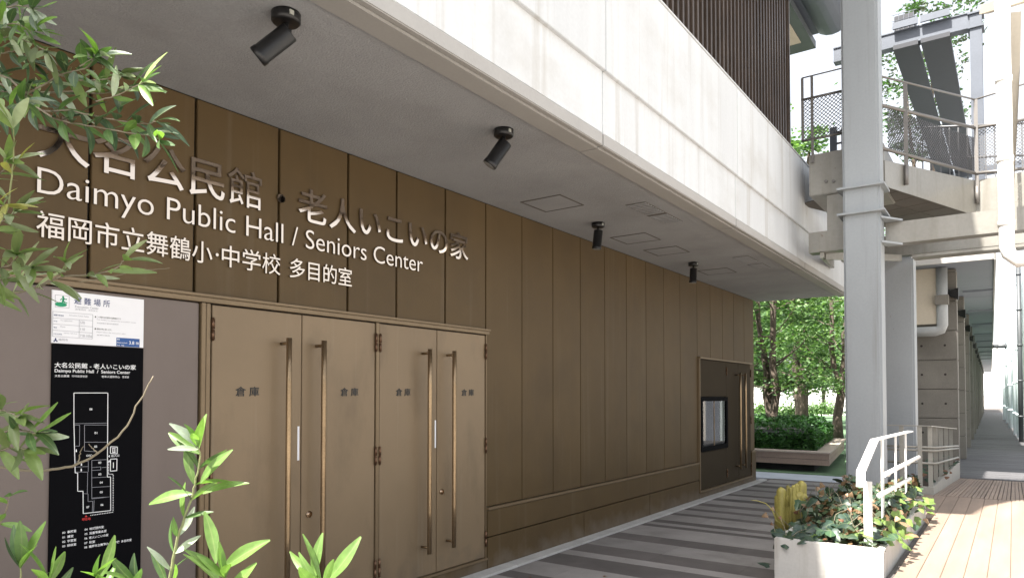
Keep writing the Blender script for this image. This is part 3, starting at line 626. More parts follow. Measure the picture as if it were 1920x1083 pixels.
def onpl(u, v, P0, n):
    d = ray(u, v); t = (P0 - EYE).dot(n) / d.dot(n); return EYE + d * t
zb1, zb2 = 4.37, 4.37
back_ = [(-1.35, 14.2), (-1.18, 12.95), (-1.62, 11.7)]
deck = MB().prism([(B.x, B.y), (Cc.x, Cc.y), (D.x, D.y), (1.3, 14.2), (-.3, 14.4), (-1.2, 12.3), (-1.33, 11.32)], 4.42, [4.68, 4.88, 4.95, 4.95, 4.88, 4.7, 4.68]); deck.build('deck', BEAMP, fb, (-1, 12, 4.4))
def plate(P0, P1, z00, z01, z10, z11, th, name):
    P0 = Vector(P0); P1 = Vector(P1); n = Vector(((P1 - P0).y, -(P1 - P0).x, 0)).normalized() * th
    v = []
    for p, a, b in ((P0, z00, z01), (P1, z10, z11)):
        for q in (p, p + n): v += [(q.x, q.y, a), (q.x, q.y, b)]
    return MB().add(v, [(0, 1, 3, 2), (4, 6, 7, 5), (0, 4, 5, 1), (2, 3, 7, 6), (0, 2, 6, 4), (1, 5, 7, 3)]).build(name, BEAMP, fb, P0)
plate(B + Vector((.0, 0, 0)), Cc, 4.36, 4.70, 4.36, 4.90, .012, 'edge_plate'); plate(Cc, D, 4.36, 4.90, 4.36, 4.95, .012, 'edge_plate')
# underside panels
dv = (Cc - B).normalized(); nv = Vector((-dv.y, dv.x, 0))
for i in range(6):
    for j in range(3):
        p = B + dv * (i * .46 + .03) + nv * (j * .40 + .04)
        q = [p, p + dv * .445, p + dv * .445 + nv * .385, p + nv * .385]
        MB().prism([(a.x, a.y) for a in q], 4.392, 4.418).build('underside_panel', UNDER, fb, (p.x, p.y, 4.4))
# railings: rails through measured points on the edge plates
def rail3(pts, r, name, m): return MB().tube(pts, r, 8).build(name, m, fb, pts[0])
pB = B + nBC * .02; pC = Cc + nCD * .02
for (vl, v1, v2, r) in ((143, 187, 174, .014), (197, 240, 233, .024), (277, 325, 321, .024)):
    a = onpl(1650, vl, pB, nBC); b = onpl(1828, v1, pB, nBC); c = onpl(1869, v2, pC, nCD); c2 = b + (c - b) * 2.4
    rail3([a, b], r, 'rail', RAILG); rail3([b, c2], r, 'rail', RAILG)
for u, vt, vb in ((1697, 156, 340), (1829, 187, 375)):
    a = onpl(u, vt, pB + nBC * .02, nBC); b = onpl(u, vb, pB + nBC * .02, nBC); MB().bar(a, (a.x, a.y, b.z), .05, .012).build('railing_post', RAILG, fb, a)
    MB().tube([(a.x, a.y, b.z - .04), (a.x, a.y, b.z + .22)], .028, 8).build('post_socket', RAILG, fb, b)
for (va, vb, r) in ((147, 128, .010), (188, 176, .018), (265, 252, .018)):
    a = ony(1503, va, 10.17); b = ony(1585, vb, 10.17); rail3([a, (b.x, 10.17, a.z)], r, 'rail', RAILG)
for u, vt, vb in ((1504, 147, 265), (1522, 143, 305)):
    a = ony(u, vt, 10.165); b = ony(u, vb, 10.165); MB().bar(a, (a.x, a.y, b.z), .035, .012).build('railing_post', RAILG, fb, a)
def lattice(p0, p1, z0, z1, z0b, z1b, step, wd, name, m, parent):
    p0 = Vector(p0); p1 = Vector(p1); L = (p1 - p0).length; H_ = z1 - z0; e = (p1 - p0) / L; mb = MB()
    k = -H_
    while k < L:
        for sg in (1, -1):
            s0, s1 = k, k + H_; h0, h1 = (0, H_) if sg > 0 else (H_, 0)
            a0, b0 = s0, h0; a1, b1 = s1, h1
            if a0 < 0: t = -a0 / (a1 - a0); a0 = 0; b0 = b0 + (h1 - h0) * t
            if a1 > L: t = (L - s0) / H_; a1 = L; b1 = h0 + (h1 - h0) * t
            q = lambda s, h: (p0 + e * s) + Vector((0, 0, z0 + (z0b - z0) * s / L + h))
            mb.bar(q(a0, b0), q(a1, b1), wd, wd)
        k += step
    o = mb.build(name, m, parent, p0); tag(o, kind='stuff')
a = ony(1505, 190, 10.19); b = ony(1505, 264, 10.19); lattice((a.x, 10.19, 0), (-1.33, 10.19, 0), b.z, a.z, b.z, a.z, .052, .008, 'railing_mesh', MESHD, fb)
a0 = onpl(1665, 203, B + nBC * -.01, nBC); a1 = onpl(1665, 278, B + nBC * -.01, nBC); b0 = onpl(1827, 243, B + nBC * -.01, nBC); b1 = onpl(1827, 323, B + nBC * -.01, nBC)
lattice((a1.x, a1.y, 0), (b1.x, b1.y, 0), a1.z, a0.z, b1.z, b0.z, .052, .008, 'railing_mesh', MESHD, fb)
c0 = Cc + nCD * -.01; lattice((c0.x, c0.y, 0), (c0.x + .9, c0.y - .07, 0), b1.z, b0.z, b1.z, b0.z, .052, .008, 'railing_mesh', MESHD, fb)
# far-side railing of the deck: dark upright bars
FR0 = Vector((-1.15, 13.2, 0)); FR1 = Vector((.9, 14.3, 0)); e = (FR1 - FR0) / 17
for i in range(18):
    p = FR0 + e * i; MB().bar((p.x, p.y, 4.8), (p.x, p.y, 6.0), .02, .014).build('baluster', MESHD, fb, p)
for z in (4.95, 5.5, 6.02): rail3([(FR0.x - .1, FR0.y - .05, z), (FR1.x, FR1.y, z)], .02, 'rail', MESHD)
# little blue grey gate post behind left railing
mb = MB(); p = ony(1560, 280, 11.2); mb.box(p.x - .03, p.x + .06, 11.2, 11.28, 4.95, 5.62); mb.build('gate_post', POST, fb, (p.x, 11.2, 4.95))
mb = MB()
for i in range(4): mb.box(p.x + .06, p.x + .35, 11.21, 11.235, 5.02 + i * .17, 5.045 + i * .17)
for i in range(3): mb.box(p.x + .12 + i * .08, p.x + .14 + i * .08, 11.236, 11.25, 5.0, 5.6)
mb.build('gate_bars', MESHD, fb, (p.x, 11.2, 5))

# pergola: post, top beam, dark roof strips running away
pg = thing('canopy_frame', 'blue grey steel frame carrying two dark roof strips above the footbridge', 'canopy', (-.3, 14.3, 4.5))
YB = 14.4
pl_, pr_ = ony(1820, 160, YB), ony(1843, 160, YB); zt_ = ony(1830, 25, YB).z
mb = MB(); mb.box(pl_.x, pr_.x, YB, YB + .05, 4.9, zt_); mb.box(pl_.x, pr_.x, YB + .24, YB + .28, 4.9, zt_); mb.box(pl_.x + .06, pl_.x + .08, YB + .05, YB + .24, 4.9, zt_); mb.build('post', POST, pg, (pl_.x, YB, 4.9))
zc = ony(1830, 50, YB).z
for za, zb__ in ((zc - .015, zc + .015), (zt_, zt_ + .03)): boxo('cap_plate', pl_.x - .03, pr_.x + .03, YB - .03, YB + .3, za, zb__, POST, pg)
xl = ony(1650, 80, YB).x; zb_ = ony(1740, 70, YB).z; zt2 = ony(1740, 45, YB).z
mb = MB(); mb.box(xl - .8, pl_.x - .002, YB + .02, YB + .035, zb_, zt2); mb.box(xl - .8, pl_.x - .002, YB, YB + .2, zt2, zt2 + .02); mb.box(xl - .8, pl_.x - .002, YB, YB + .2, zb_ - .02, zb_); mb.build('top_beam', POST, pg, (xl, YB, zb_))
zr = zt2 + .04
for ua, ub in ((1675, 1722), (1727, 1782)):
    xa = ony(ua, 80, YB).x; xb = ony(ub, 80, YB).x; boxo('roof_strip', xa, xb, YB - .06, YB + 9, zb_ - .10, zb_ - .022, ROOFD, pg)
    boxo('strip_trim', xa, xb, YB - .10, YB - .062, zt2 + .02, zt2 + .14, POST, pg)
boxo('rear_beam', xl - 2.4, pr_.x + 1.0, YB + 9.0, YB + 9.2, zb_ - .25, zb_ - .02, POST, pg)
eq = thing('rooftop_unit', 'small dark box with wire guard on top of the canopy beam', 'equipment', (xl + .3, YB, zt2))
xa = ony(1674, 30, YB).x; xb = ony(1711, 30, YB).x; zz = ony(1690, 18, YB).z
boxo('casing', xa, xb, YB + .2, YB + .7, zt2 + .03, zz, ROOFD, eq, .01)
mb = MB()
for i in range(5): X_ = xa + (xb - xa) * i / 4; mb.bar((X_, YB + .15, zt2 + .03), (X_, YB + .15, zz), .008, .008)
for i in range(4): Z_ = zt2 + .05 + (zz - zt2 - .05) * i / 3; mb.bar((xa - .05, YB + .145, Z_), (xb + .05, YB + .145, Z_), .008, .008)
mb.build('wire_guard', POST, eq, (xa, YB, zt2))

# bright pipe, mesh panel and folded sheet at the right edge
dp = thing('white_pipe', 'sunlit thick white vertical pipe with bend at its foot, right of the footbridge', 'pipe', (-.1, 9.4, 3.4))
a = ony(1879, 0, 9.4); b = ony(1879, 465, 9.4); cb = ony(1895, 490, 9.4)
MB().tube([(a.x, 9.4, a.z + 1.2), (a.x, 9.4, b.z), (a.x + .02, 9.4, b.z - .07), (a.x + .09, 9.4, cb.z), (a.x + .6, 9.4, cb.z + .01)], .072, 16).build('pipe_run', RAILW, dp, b)
for v in (150, 300, 420): z = ony(1879, v, 9.4).z; MB().tube([(a.x, 9.4, z - .03), (a.x, 9.4, z + .03)], .08, 16).build('pipe_collar', RAILW, dp, (a.x, 9.4, z))
fs = thing('folded_sheet', 'cream fabric strip hanging folded beside the white pipe', 'fabric', (0, 9.8, 4))
q = [ony(u, v, 9.9) for u, v in ((1893, 22), (1915, 20), (1913, 120), (1907, 250), (1901, 350), (1896, 420), (1893, 350), (1895, 200))]
mb = MB(); n = len(q); mb.add([(p.x, p.y - .02 + .05 * math.sin(p.x * 60), p.z) for p in q] + [(p.x, p.y + .02 + .05 * math.sin(p.x * 60), p.z) for p in q],
    [tuple(range(n)), tuple(range(n, 2 * n))[::-1]] + [(i, n + i, n + (i + 1) % n, (i + 1) % n) for i in range(n)]); mb.build('cloth', CREAM, fs, q[0])
eb = thing('eave_beam', 'cream sloping beam crossing the top right corner', 'beam', (0, 10, 6.6))
p1 = ony(1846, 18, 9.9); p2 = ony(1925, -6, 9.2); MB().bar(p1, p2 + (p2 - p1) * .8, .1, .1).build('beam_length', CREAM, eb, p1)
mp_ = thing('mesh_panel', 'narrow grey mesh panel beside the white pipe', 'panel', (0, 12.5, 4.4))
a = ony(1888, 170, 12.2); b = ony(1898, 320, 12.2); boxo('solid_upper', a.x, b.x, 12.2, 12.23, ony(1890, 228, 12.2).z, ony(1890, 160, 12.2).z, RAILG, mp_)
lattice((a.x, 12.2, 0), (b.x, 12.2, 0), b.z, ony(1890, 230, 12.2).z, b.z, 0, .05, .01, 'mesh', MESHD, mp_)

# ================================================================= PLANTERS AND HANDRAILS
pt = thing('concrete_planter', 'white painted box planter filled with ivy in the foreground', 'planter', (-1.2, 5.89, 0))
mb = MB(); X0, X1, Y0, Y1, T = -1.595, -.805, 5.89, 8.98, .055
for a in ((X0, X1, Y0, Y0 + T), (X0, X1, Y1 - T, Y1), (X0, X0 + T, Y0 + T, Y1 - T), (X1 - T, X1, Y0 + T, Y1 - T)): mb.box(*a, 0, .5)
bm_ = mb.build('wall', PLANT, pt, (-1.2, 5.9, 0), .007); boxo('soil', X0 + T, X1 - T, Y0 + T, Y1 - T, .3, .47, SOIL, pt)
p2_ = thing('low_planter', 'low cream planter kerb running back to the first concrete pillar', 'planter', (-1.1, 11.1, 0))
mb = MB(); mb.prism([(-1.6, 11.12), (-.90, 11.12), (-.90, 11.19), (-1.6, 11.19)], .0, .40)
mb.add([(-.97, 11.19, 0), (-.90, 11.19, 0), (-.89, 16.6, 0), (-.96, 16.6, 0), (-.97, 11.19, .40), (-.90, 11.19, .40), (-.89, 16.6, .34), (-.96, 16.6, .34)], [(3, 2, 1, 0), (4, 5, 6, 7), (0, 1, 5, 4), (1, 2, 6, 5), (2, 3, 7, 6), (3, 0, 4, 7)])
mb.build('wall', RAILSH, p2_, (-1.1, 11.1, 0), .005); MB().prism([(-1.6, 11.2), (-.975, 11.2), (-.965, 16.5), (-1.6, 16.5)], .0, .33).build('soil', SOIL, p2_, (-1.2, 12, 0))

hr = thing('white_handrail', 'bright white flat bar handrail standing in the ivy planter', 'handrail', (-.93, 6.3, .47), 'white handrails of the ramp')
XR = -.93
def pX(u, v, X=XR): return onx(u, v, X)
a, b, c = pX(1640, 824), pX(1614, 884), pX(1614, 912); dfar = pX(1707, 808)
mb = MB(); mb.bar(a + Vector((0, -.005, 0)), dfar, .055, .012, (1, 0, 0)); mb.build('top_bar', RAILW, hr, a)
mb = MB(); mb.bar(a, b, .06, .014, (1, 0, 0)); mb.bar(b, c, .06, .014, (1, 0, 0)); mb.build('end_bend', RAILW, hr, b)
for u in (1627, 1655, 1680, 1699):
    p = pX(u, 900); zt = a.z + (dfar.z - a.z) * max(0, (p.y - a.y)) / (dfar.y - a.y) if p.y > a.y else c.z + .02
    MB().bar((XR, p.y, .46), (XR, p.y, zt - .01), .10 if u == 1655 else .06, .012, (0, 1, 0) if u > 1640 else (1, 0, 0)).build('post', RAILW, hr, (XR, p.y, .46))
for (u1, v1, u2, v2) in ((1657, 890, 1723, 856), (1648, 928, 1706, 897)):
    p, q = pX(u1, v1, XR + .07), pX(u2, v2, XR + .07); MB().tube([p, q], .019, 12).build('hand_tube', RAILW, hr, p)
    for t in (.2, .75):
        m_ = p + (q - p) * t; MB().tube([m_, m_ + Vector((-.03, 0, -.05)), m_ + Vector((-.07, 0, -.05))], .007, 8).build('bracket', RAILW, hr, m_)
h2 = thing('white_handrail', 'shaded cream handrail behind the tall column, turning along the low planter', 'handrail', (-1.1, 11.2, .38), 'white handrails of the ramp')
YR = 11.16; XR2 = -.94; tz = ony(1737, 798, YR).z; mz = ony(1737, 838, YR).z; lz = ony(1737, 868, YR).z
MB().bar((-1.55, YR, tz), (XR2, YR, tz), .045, .012, (0, 1, 0)).build('top_bar', RAILSH, h2, (-1.5, YR, tz))
MB().bar((XR2, YR + .01, tz), (XR2 + .03, 15.9, tz - .22), .045, .012, (1, 0, 0)).build('top_bar', RAILSH, h2, (XR2, YR, tz))
for z in (mz, mz - .045, lz):
    MB().tube([(-1.55, YR + .02, z), (XR2 + .06, YR + .02, z), (XR2 + .06, 16, z - .26)], .016, 10).build('hand_tube', RAILSH, h2, (XR2, YR, z))
for x, y in ((-1.28, YR), (-1.06, YR), (XR2, YR + .05), (XR2, 12.0), (XR2, 12.9), (XR2, 14.0), (XR2, 15.1)):
    zt = tz - (.22 * (y - YR) / 4.74 if y > YR + .02 else 0); MB().bar((x, y, .36), (x, y, zt - .008), .055, .012, (1, 0, 0)).build('post', RAILSH, h2, (x, y, .38))

# ivy leaves
def ivy_mesh():
    pts = [(0, 0), (.30, -.12), (.52, .10), (.36, .34), (.30, .62), (0, 1.0), (-.30, .62), (-.36, .34), (-.52, .10), (-.30, -.12)]
    v = [(x, y - .1, -.25 * abs(x) - .18 * y * y) for x, y in pts] + [(0, .3, .06)]
    f = [(10, i, (i + 1) % 10) for i in range(10)]
    me = bpy.data.meshes.new('ivy_leaf'); me.from_pydata(v, [], f); me.polygons.foreach_set('use_smooth', [True] * 10); leaf_uv(me, [(p[0] * 2, p[1]) for p in v]); return me
IVM = []
for m_ in IVY: me = ivy_mesh(); me.materials.append(m_); IVM.append(me)
def leaf_obj(name, me, parent, p, direction, normal_hint, size):
    d = Vector(direction).normalized(); n = Vector(normal_hint); n = (n - d * n.dot(d)).normalized(); x = d.cross(n)
    M = Matrix((x, d, n)).transposed().to_4x4(); o = bpy.data.objects.new(name, me); COL.objects.link(o); o.parent = parent
    o.matrix_basis = Matrix.Translation(Vector(p) - WL[parent.name]) @ M @ Matrix.Scale(size, 4); return o
rnd = random.Random(3)
iv = thing('ivy', 'ivy with dark, sunlit lime and dried brown leaves spilling over the white planter', 'ivy', (-1.2, 6.5, .47))
def moundz(x, y):
    t = (y - 5.95) / 3.0
    return .52 + .17 * math.sin(min(1, max(0, t * 2.2)) * math.pi / 2) + .05 * math.sin(x * 9 + y * 4) + .04 * math.sin(y * 7 - x * 3)
cnt = 0
while cnt < 232:
    x = rnd.uniform(-1.66, -.78); y = 5.93 + 2.6 * rnd.random() ** 1.6
    if y < 6.02 and x > -1.15 and rnd.random() < .6: continue
    z = moundz(x, y) - abs(rnd.gauss(0, .05)) + rnd.uniform(-.01, .03)
    if x < -1.6 or x > -.80: z = rnd.uniform(.42, .60) if x > -.8 else rnd.uniform(.2, .6)
    r_ = rnd.random(); sx = 1 if x > -1.05 else 0
    mi = (2 if r_ < .38 else 1 if r_ < .6 else 4 if r_ < .7 else 0) if sx else (0 if r_ < .56 else 1 if r_ < .88 else 3 if r_ < .94 else 4 if r_ < .97 else 2)  # right side gets more lime leaves, sunlight put into their colour
    d = Vector((rnd.uniform(-1, 1), rnd.uniform(-1.2, .5), rnd.uniform(-.7, .3))); nh = Vector((rnd.uniform(-.6, .6), -.7 + rnd.uniform(-.5, .5), 1))
    leaf_obj('leaf', IVM[mi], iv, (x, y, z), d, nh, rnd.uniform(.07, .13) * (.6 if mi > 2 else 1)); cnt += 1
for i in range(52):
    y = 6.25 + 2.7 * rnd.random(); x = rnd.uniform(-.86, -.73); z = .50 + rnd.uniform(-.12, .12) if x > -.8 else moundz(x, y) + rnd.uniform(-.04, .04)
    leaf_obj('leaf', IVM[rnd.choice((1, 1, 2, 2, 2, 4))], iv, (x, y, z), (rnd.uniform(-.2, 1), rnd.uniform(-1, .3), rnd.uniform(-.9, .3)), (.5, -.5, 1), rnd.uniform(.06, .11))  # extra right edge leaves, mostly lime to colour in the sun there
# undergrowth of the same ivy, too dense to pick apart
mb = MB()
for i in range(2600):
    x = rnd.uniform(-1.56, -.83); y = rnd.uniform(5.97, 8.9); z = moundz(x, y) - .03 - abs(rnd.gauss(0, .05)); s = rnd.uniform(.025, .055)
    a = Vector((rnd.gauss(0, 1), rnd.gauss(0, 1), rnd.gauss(0, .6))).normalized(); b = a.cross(Vector((rnd.gauss(0, 1), rnd.gauss(0, 1), rnd.gauss(0, 1)))).normalized()
    c = Vector((x, y, max(z, .48))); mb.add([c - a * s, c - b * s * .6, c + a * s, c + b * s * .6], [(0, 1, 2, 3)], rnd.choice((0, 0, 1, 2)))
tag(mb.build('undergrowth', [IVY[0], IVY[1], IVY[3]], iv, (-1.2, 6.5, .47)), kind='stuff')
for i in range(46):
    x = rnd.uniform(-1.62, -.85); y = rnd.uniform(5.95, 7.8); z = moundz(x, y) - .05; pts = [Vector((x, y, z))]; d = Vector((rnd.uniform(-.6, .6), rnd.uniform(-.6, .4), rnd.uniform(.4, 1.2))).normalized()
    for k in range(5): d = (d + Vector((rnd.gauss(0, .3), rnd.gauss(0, .3), -.12))).normalized(); pts.append(pts[-1] + d * rnd.uniform(.025, .05))
    MB().tube(pts, [.003, .0028, .0025, .002, .0018, .0012], 5).build('stem', TWIG, iv, pts[0])
    if rnd.random() < .3: leaf_obj('leaf', IVM[rnd.choice((3, 4))], iv, pts[-1], (rnd.uniform(-1, 1), -.3, -.4), (0, -1, .4), rnd.uniform(.03, .05))
for (u, v) in ((1487, 992), (1542, 912), (1540, 925), (1595, 930)):
    p = ond(u, v, 6.3); leaf_obj('leaf', IVM[4], iv, p, (rnd.uniform(-.6, .6), -.2, .8), (.2, -1, .2), .05)
p0 = ond(1470, 985, 6.0); pts = [ond(u, v, 6.0) for u, v in ((1455, 975), (1448, 955), (1436, 943), (1420, 938), (1408, 937))]
MB().tube([p0] + pts, [.005, .005, .005, .0045, .004, .002], 6).build('stem', YEL, iv, p0)
# yellow glove like ribbed sheet
yg = thing('rubber_glove', 'crumpled yellow rubber glove standing fingers up in the ivy', 'glove', (-1.45, 6.5, .5))
mb = MB()
def fing(u, vt, vb, wpx, d=6.55, lean=0):
    r = wpx / 2 / FPX * d * 1.05; t = ond(u + lean, vt, d); b = ond(u, vb, d); ax = (t - b).normalized(); t = t - ax * r * .8
    pts = [b, b + (t - b) * .5, t, t + ax * r * .45, t + ax * r * .8, t + ax * r]; mb.tube(pts, [r * 1.05, r * .95, r, r * .86, r * .5, r * .12], 12)
for a_ in ((1465, 914, 1000, 17, 6.50), (1477, 909, 1000, 5, 6.5), (1482, 913, 1000, 6, 6.47), (1488, 909, 1000, 8, 6.5), (1494, 906, 1000, 9, 6.53), (1503, 902, 1000, 18, 6.56)): fing(*a_)
for i in range(6): fing(1461 + i * 9, 926 + (i % 2) * 4 - i, 1000, 17, 6.52)
mb.build('glove_body', YEL, yg, ond(1480, 1000, 6.5))
mb = MB()
for u, vt in ((1473, 912), (1477, 918), (1480, 905)): mb.tube([ond(u, 950, 6.45), ond(u + 2, vt + 15, 6.44), ond(u - 1, vt, 6.43)], [.004, .003, .001], 5)
mb.build('frayed_edge', YEL, yg, ond(1477, 950, 6.45))
for x, y, lb in ((-3.05, 5.75, 'dry leaf on the striped paving nearest the camera, out from the wall'), (-3.60, 5.34, 'dry leaf on the striped paving close to the pale kerb by the doors'),
                 (-1.95, 5.95, 'dry leaf on the striped paving just left of the white planter'), (-2.6, 8.4, 'small dry leaf farthest away on the striped paving, midway along the wall')):
    t = thing('fallen_leaf', lb, 'leaf', (x, y, .002), 'dry leaves fallen on the striped paving')
    leaf_obj('blade', IVM[3], t, (x, y, .006), (rnd.uniform(-1, 1), rnd.uniform(-1, 1), .05), (rnd.uniform(-.2, .2), 0, 1), rnd.uniform(.025, .045))
# small plant in the low planter
sp = thing('creeper', 'small creeping plant in the low planter kerb by the pillar', 'plant', (-1.1, 14.5, .33))
for i in range(70):
    y = rnd.uniform(11.4, 16.2); x = rnd.uniform(-1.35, -.86); leaf_obj('leaf', IVM[rnd.choice((0, 0, 1, 3))], sp, (x, y, .35 + rnd.uniform(0, .12)), (rnd.uniform(-1, 1), -.5, rnd.uniform(-.5, .5)), (0, -.6, 1), rnd.uniform(.05, .1))

# ================================================================= ARCADE
def floodlight(x, y, z, label):
    t = thing('floodlight', label, 'floodlight', A(x, y, z), 'black floodlights on the arcade pillars')
    mb = MB(); abox(mb, x - .02, x + .02, y - .12, y, z + .05, z + .08); abox(mb, x - .03, x - .01, y - .13, y - .10, z - .02, z + .12); mb.build('arm', BLACK, t, A(x, y, z))
    mb = MB(); v = [A(x + .0, y - .14, z + .06), A(x + .0, y - .02, z + .06), A(x + .0, y - .14, z - .05), A(x + .0, y - .02, z - .05), A(x + .16, y - .18, z + .10), A(x + .16, y + .02, z + .10), A(x + .16, y - .18, z - .13), A(x + .16, y + .02, z - .13)]
    mb.add(v, [(0, 1, 3, 2), (4, 6, 7, 5), (0, 4, 5, 1), (2, 3, 7, 6), (0, 2, 6, 4), (1, 5, 7, 3)]); mb.build('lamp_head', BLACK, t, A(x, y, z), .006)
ordn = ['first and nearest', 'second', 'third', 'fourth', 'fifth', 'sixth', 'seventh', 'eighth', 'ninth', 'tenth', 'eleventh', 'twelfth', 'thirteenth', 'fourteenth']
for k in range(14):
    y = 16.70 + 4.85 * k; xr = -.545; wd = .82 if k == 0 else .62
    t = thing('concrete_pillar', '%s cast concrete pillar of the arcade, counted from the ramp' % ordn[k], 'pillar', A(xr - wd / 2, y + .3, 0), 'concrete pillars of the arcade')
    zb = 0; i = 0
    while zb < 4.19:
        h = min(.59, 4.195 - zb)
        if k < 4:
            mb = abox(MB(), xr - wd, xr, y, y + .55, zb + .004, zb + h - .004); blk = mb.build('block', CONC, t, A(xr - wd / 2, y, zb), .008)
            if k == 0 and zb < 2.9:
                for xx in (xr - wd * .26, xr - wd * .76):
                    p = A(xx, y, zb + h / 2); MB().tube([(p[0], p[1] - .0015, p[2]), (p[0], p[1] + .02, p[2])], .022, 12).build('tie_hole', GAP, blk, p)
        else:
            mb = abox(MB(), xr - wd, xr, y, y + .55, zb, zb + h - .0); mb.build('block', CONC, t, A(xr - wd / 2, y, zb), .01)
        zb += h
    if k < 4: abox(MB(), xr - wd + .02, xr - .02, y + .02, y + .53, 0, 4.19).build('core', GAP, t, A(xr, y, 0))
    floodlight(xr - .12, y - .02, 3.74 if k else 3.68, 'black floodlight on the %s arcade pillar' % ordn[k])
ac = thing('arcade_roof', 'long flat canopy with grey soffit running over the concrete pillars', 'canopy', A(-.5, 16, 4.2))
n = 0; y = 16.02
while y < 88:
    L_ = 3.9 if n == 0 else 2.1 if n < 14 else 8
    abox(MB(), -2.4, .085, y, y + L_ - .02, 4.205, 4.24).build('soffit_panel', CANO, ac, A(-.5, y, 4.2)); y += L_; n += 1
abox(MB(), -2.4, .085, 16.0, 88, 4.245, 4.55).build('roof_slab', CANO, ac, A(-.5, 16, 4.3))
abox(MB(), -2.4, .10, 15.93, 15.995, 4.20, 4.50).build('edge_trim', LIP, ac, A(-.5, 16, 4.2)); abox(MB(), .088, .12, 15.93, 88, 4.18, 4.56).build('edge_trim', LIP, ac, A(.1, 16, 4.2))
for k in range(9): abox(MB(), -.54, .08, 20.5 + k * 4.85, 20.56 + k * 4.85, 4.16, 4.203).build('soffit_rib', CANO, ac, A(-.2, 20 + k * 4.85, 4.2))
# cream panel and grey duct in front of the first pillar head
cp = thing('cream_wall_panel', 'cream wall panel with grey duct bend hanging beside the first arcade pillar', 'panel', A(-1.3, 16.3, 3))
p1 = ony(1716, 500, 16.5); p2 = ony(1758, 607, 16.5); boxo('panel', p1.x, p2.x, 16.45, 16.5, p2.z, 4.2, CREAM, cp)
p3 = ony(1767, 620, 16.42); MB().tube([(p3.x, 16.45, 4.19), (p3.x, 16.45, p3.z + .12), (p3.x - .03, 16.45, p3.z + .03), (p3.x - .12, 16.45, p3.z), (p1.x - .3, 16.45, p3.z)], .10, 16)  .build('duct', DUCT, cp, p3)
boxo('duct_clamp', p3.x - .12, p3.x + .115, 16.33, 16.56, 3.45, 3.64, CONC, cp)

# right-hand service wall with jointed pipes
sw = thing('service_wall', 'pale teal panelled wall at the right end of the arcade', 'wall', A(1.2, 40, 0))
for i in range(26):
    y = 25 + i * 1.8
    for j in range(3): abox(MB(), .97, 1.05, y + .01, y + 1.79, j * 1.9 + .01, j * 1.9 + 1.89).build('wall_panel', TEAL, sw, A(1, y, j * 1.9))
abox(MB(), 1.06, 1.6, 25, 72, 0, 5.7).build('core', CANO, sw, A(1.3, 40, 0))
for i, (y, x, h, r) in enumerate(((30.5, .86, 6.2, .075), (33.3, .88, 6.6, .09), (36, .84, 6.9, .09), (43.2, .80, 7.4, .10), (51, .80, 7.6, .1), (58, .74, 8, .1))):
    nm = ['dark slim', 'first pale', 'second pale', 'third pale', 'fourth pale', 'farthest pale'][i]
    t = thing('jointed_pipe', '%s vertical jointed pipe standing along the service wall' % nm, 'pipe', A(x, y, 0), 'vertical pipes along the service wall')
    MB().tube([A(x, y, 0), A(x, y, h)], r, 12).build('pipe_run', BLKPIPE if i == 0 else PIPEW, t, A(x, y, 0))
    z = .9
    while z < h: MB().tube([A(x, y, z - .03), A(x, y, z + .03)], r * 1.18, 12).build('pipe_collar', BLKPIPE if i == 0 else PIPEW, t, A(x, y, z)); z += 1.25
tp = thing('cross_pipe', 'dark horizontal pipe between the arcade roof and the service wall', 'pipe', A(.5, 46, 4))
MB().tube([A(.1, 46, 4.27), A(.9, 46, 4.27)], .11, 12).build('pipe_run', BLKPIPE, tp, A(.1, 46, 4.2)); MB().tube([A(.28, 46, 4.27), A(.34, 46, 4.27)], .16, 12).build('flange', BLKPIPE, tp, A(.3, 46, 4.2))
MB().tube([A(.66, 46, 4.27), A(.72, 46, 4.27)], .16, 12).build('flange', BLKPIPE, tp, A(.7, 46, 4.2))
eh = thing('far_building', 'white sunlit building closing the far end of the arcade', 'building', A(0, 120, 0))
abox(MB(), -12, 14, 120, 130, 0, 9).build('wall', WALLW, eh, A(0, 120, 0))
for i in range(6):
    for j in range(2): abox(MB(), -10 + i * 4, -8.2 + i * 4, 119.93, 119.97, 1.5 + j * 3.5, 3.2 + j * 3.5).build('window', PIPEW, eh, A(-10 + i * 4, 119.9, 1.5 + j * 3.5))

# ================================================================= GARDEN
gb = thing('bench_planter', 'raised planting bed with timber bench edge at the garden corner', 'planter', (-3.2, 15.9, 0))
cA = onz(1418, 842, .45); cB = onz(1557, 848, .45); cD = onz(1587, 827, .45)
e1 = Vector((-1, 0, 0)); e2 = (cD - cB); e2.z = 0; e2.normalize(); e2 = (e2 + Vector((-.02, 0, 0))).normalized()
def quad(o_, a, la, b, lb): return [(p.x, p.y) for p in (o_, o_ + a * la, o_ + a * la + b * lb, o_ + b * lb)]
cB.z = 0
for z0, z1 in ((.17, .285), (.292, .415)):
    MB().prism(quad(cB + e1 * .03 + e2 * .03, e1, 6, e2, .03), z0, z1).build('front_board', WOODK, gb, (cB.x, cB.y, z0)); MB().prism(quad(cB + e1 * .03 + e2 * .062, e1, .03, e2, 5), z0, z1).build('side_board', WOODK, gb, (cB.x, cB.y, z0))
MB().prism(quad(cB, e1, 6, e2, .40), .418, .45).build('seat_board', WOODT, gb, (cB.x, cB.y, .42)); MB().prism(quad(cB + e2 * .403, e1, .40, e2, 5), .418, .45).build('seat_board', WOODT, gb, (cB.x, cB.y, .42))
MB().prism(quad(cB + e1 * .35 + e2 * .35, e1, 5.6, e2, 5.2), 0, .40).build('base', DARKB, gb, (cB.x, cB.y, 0))
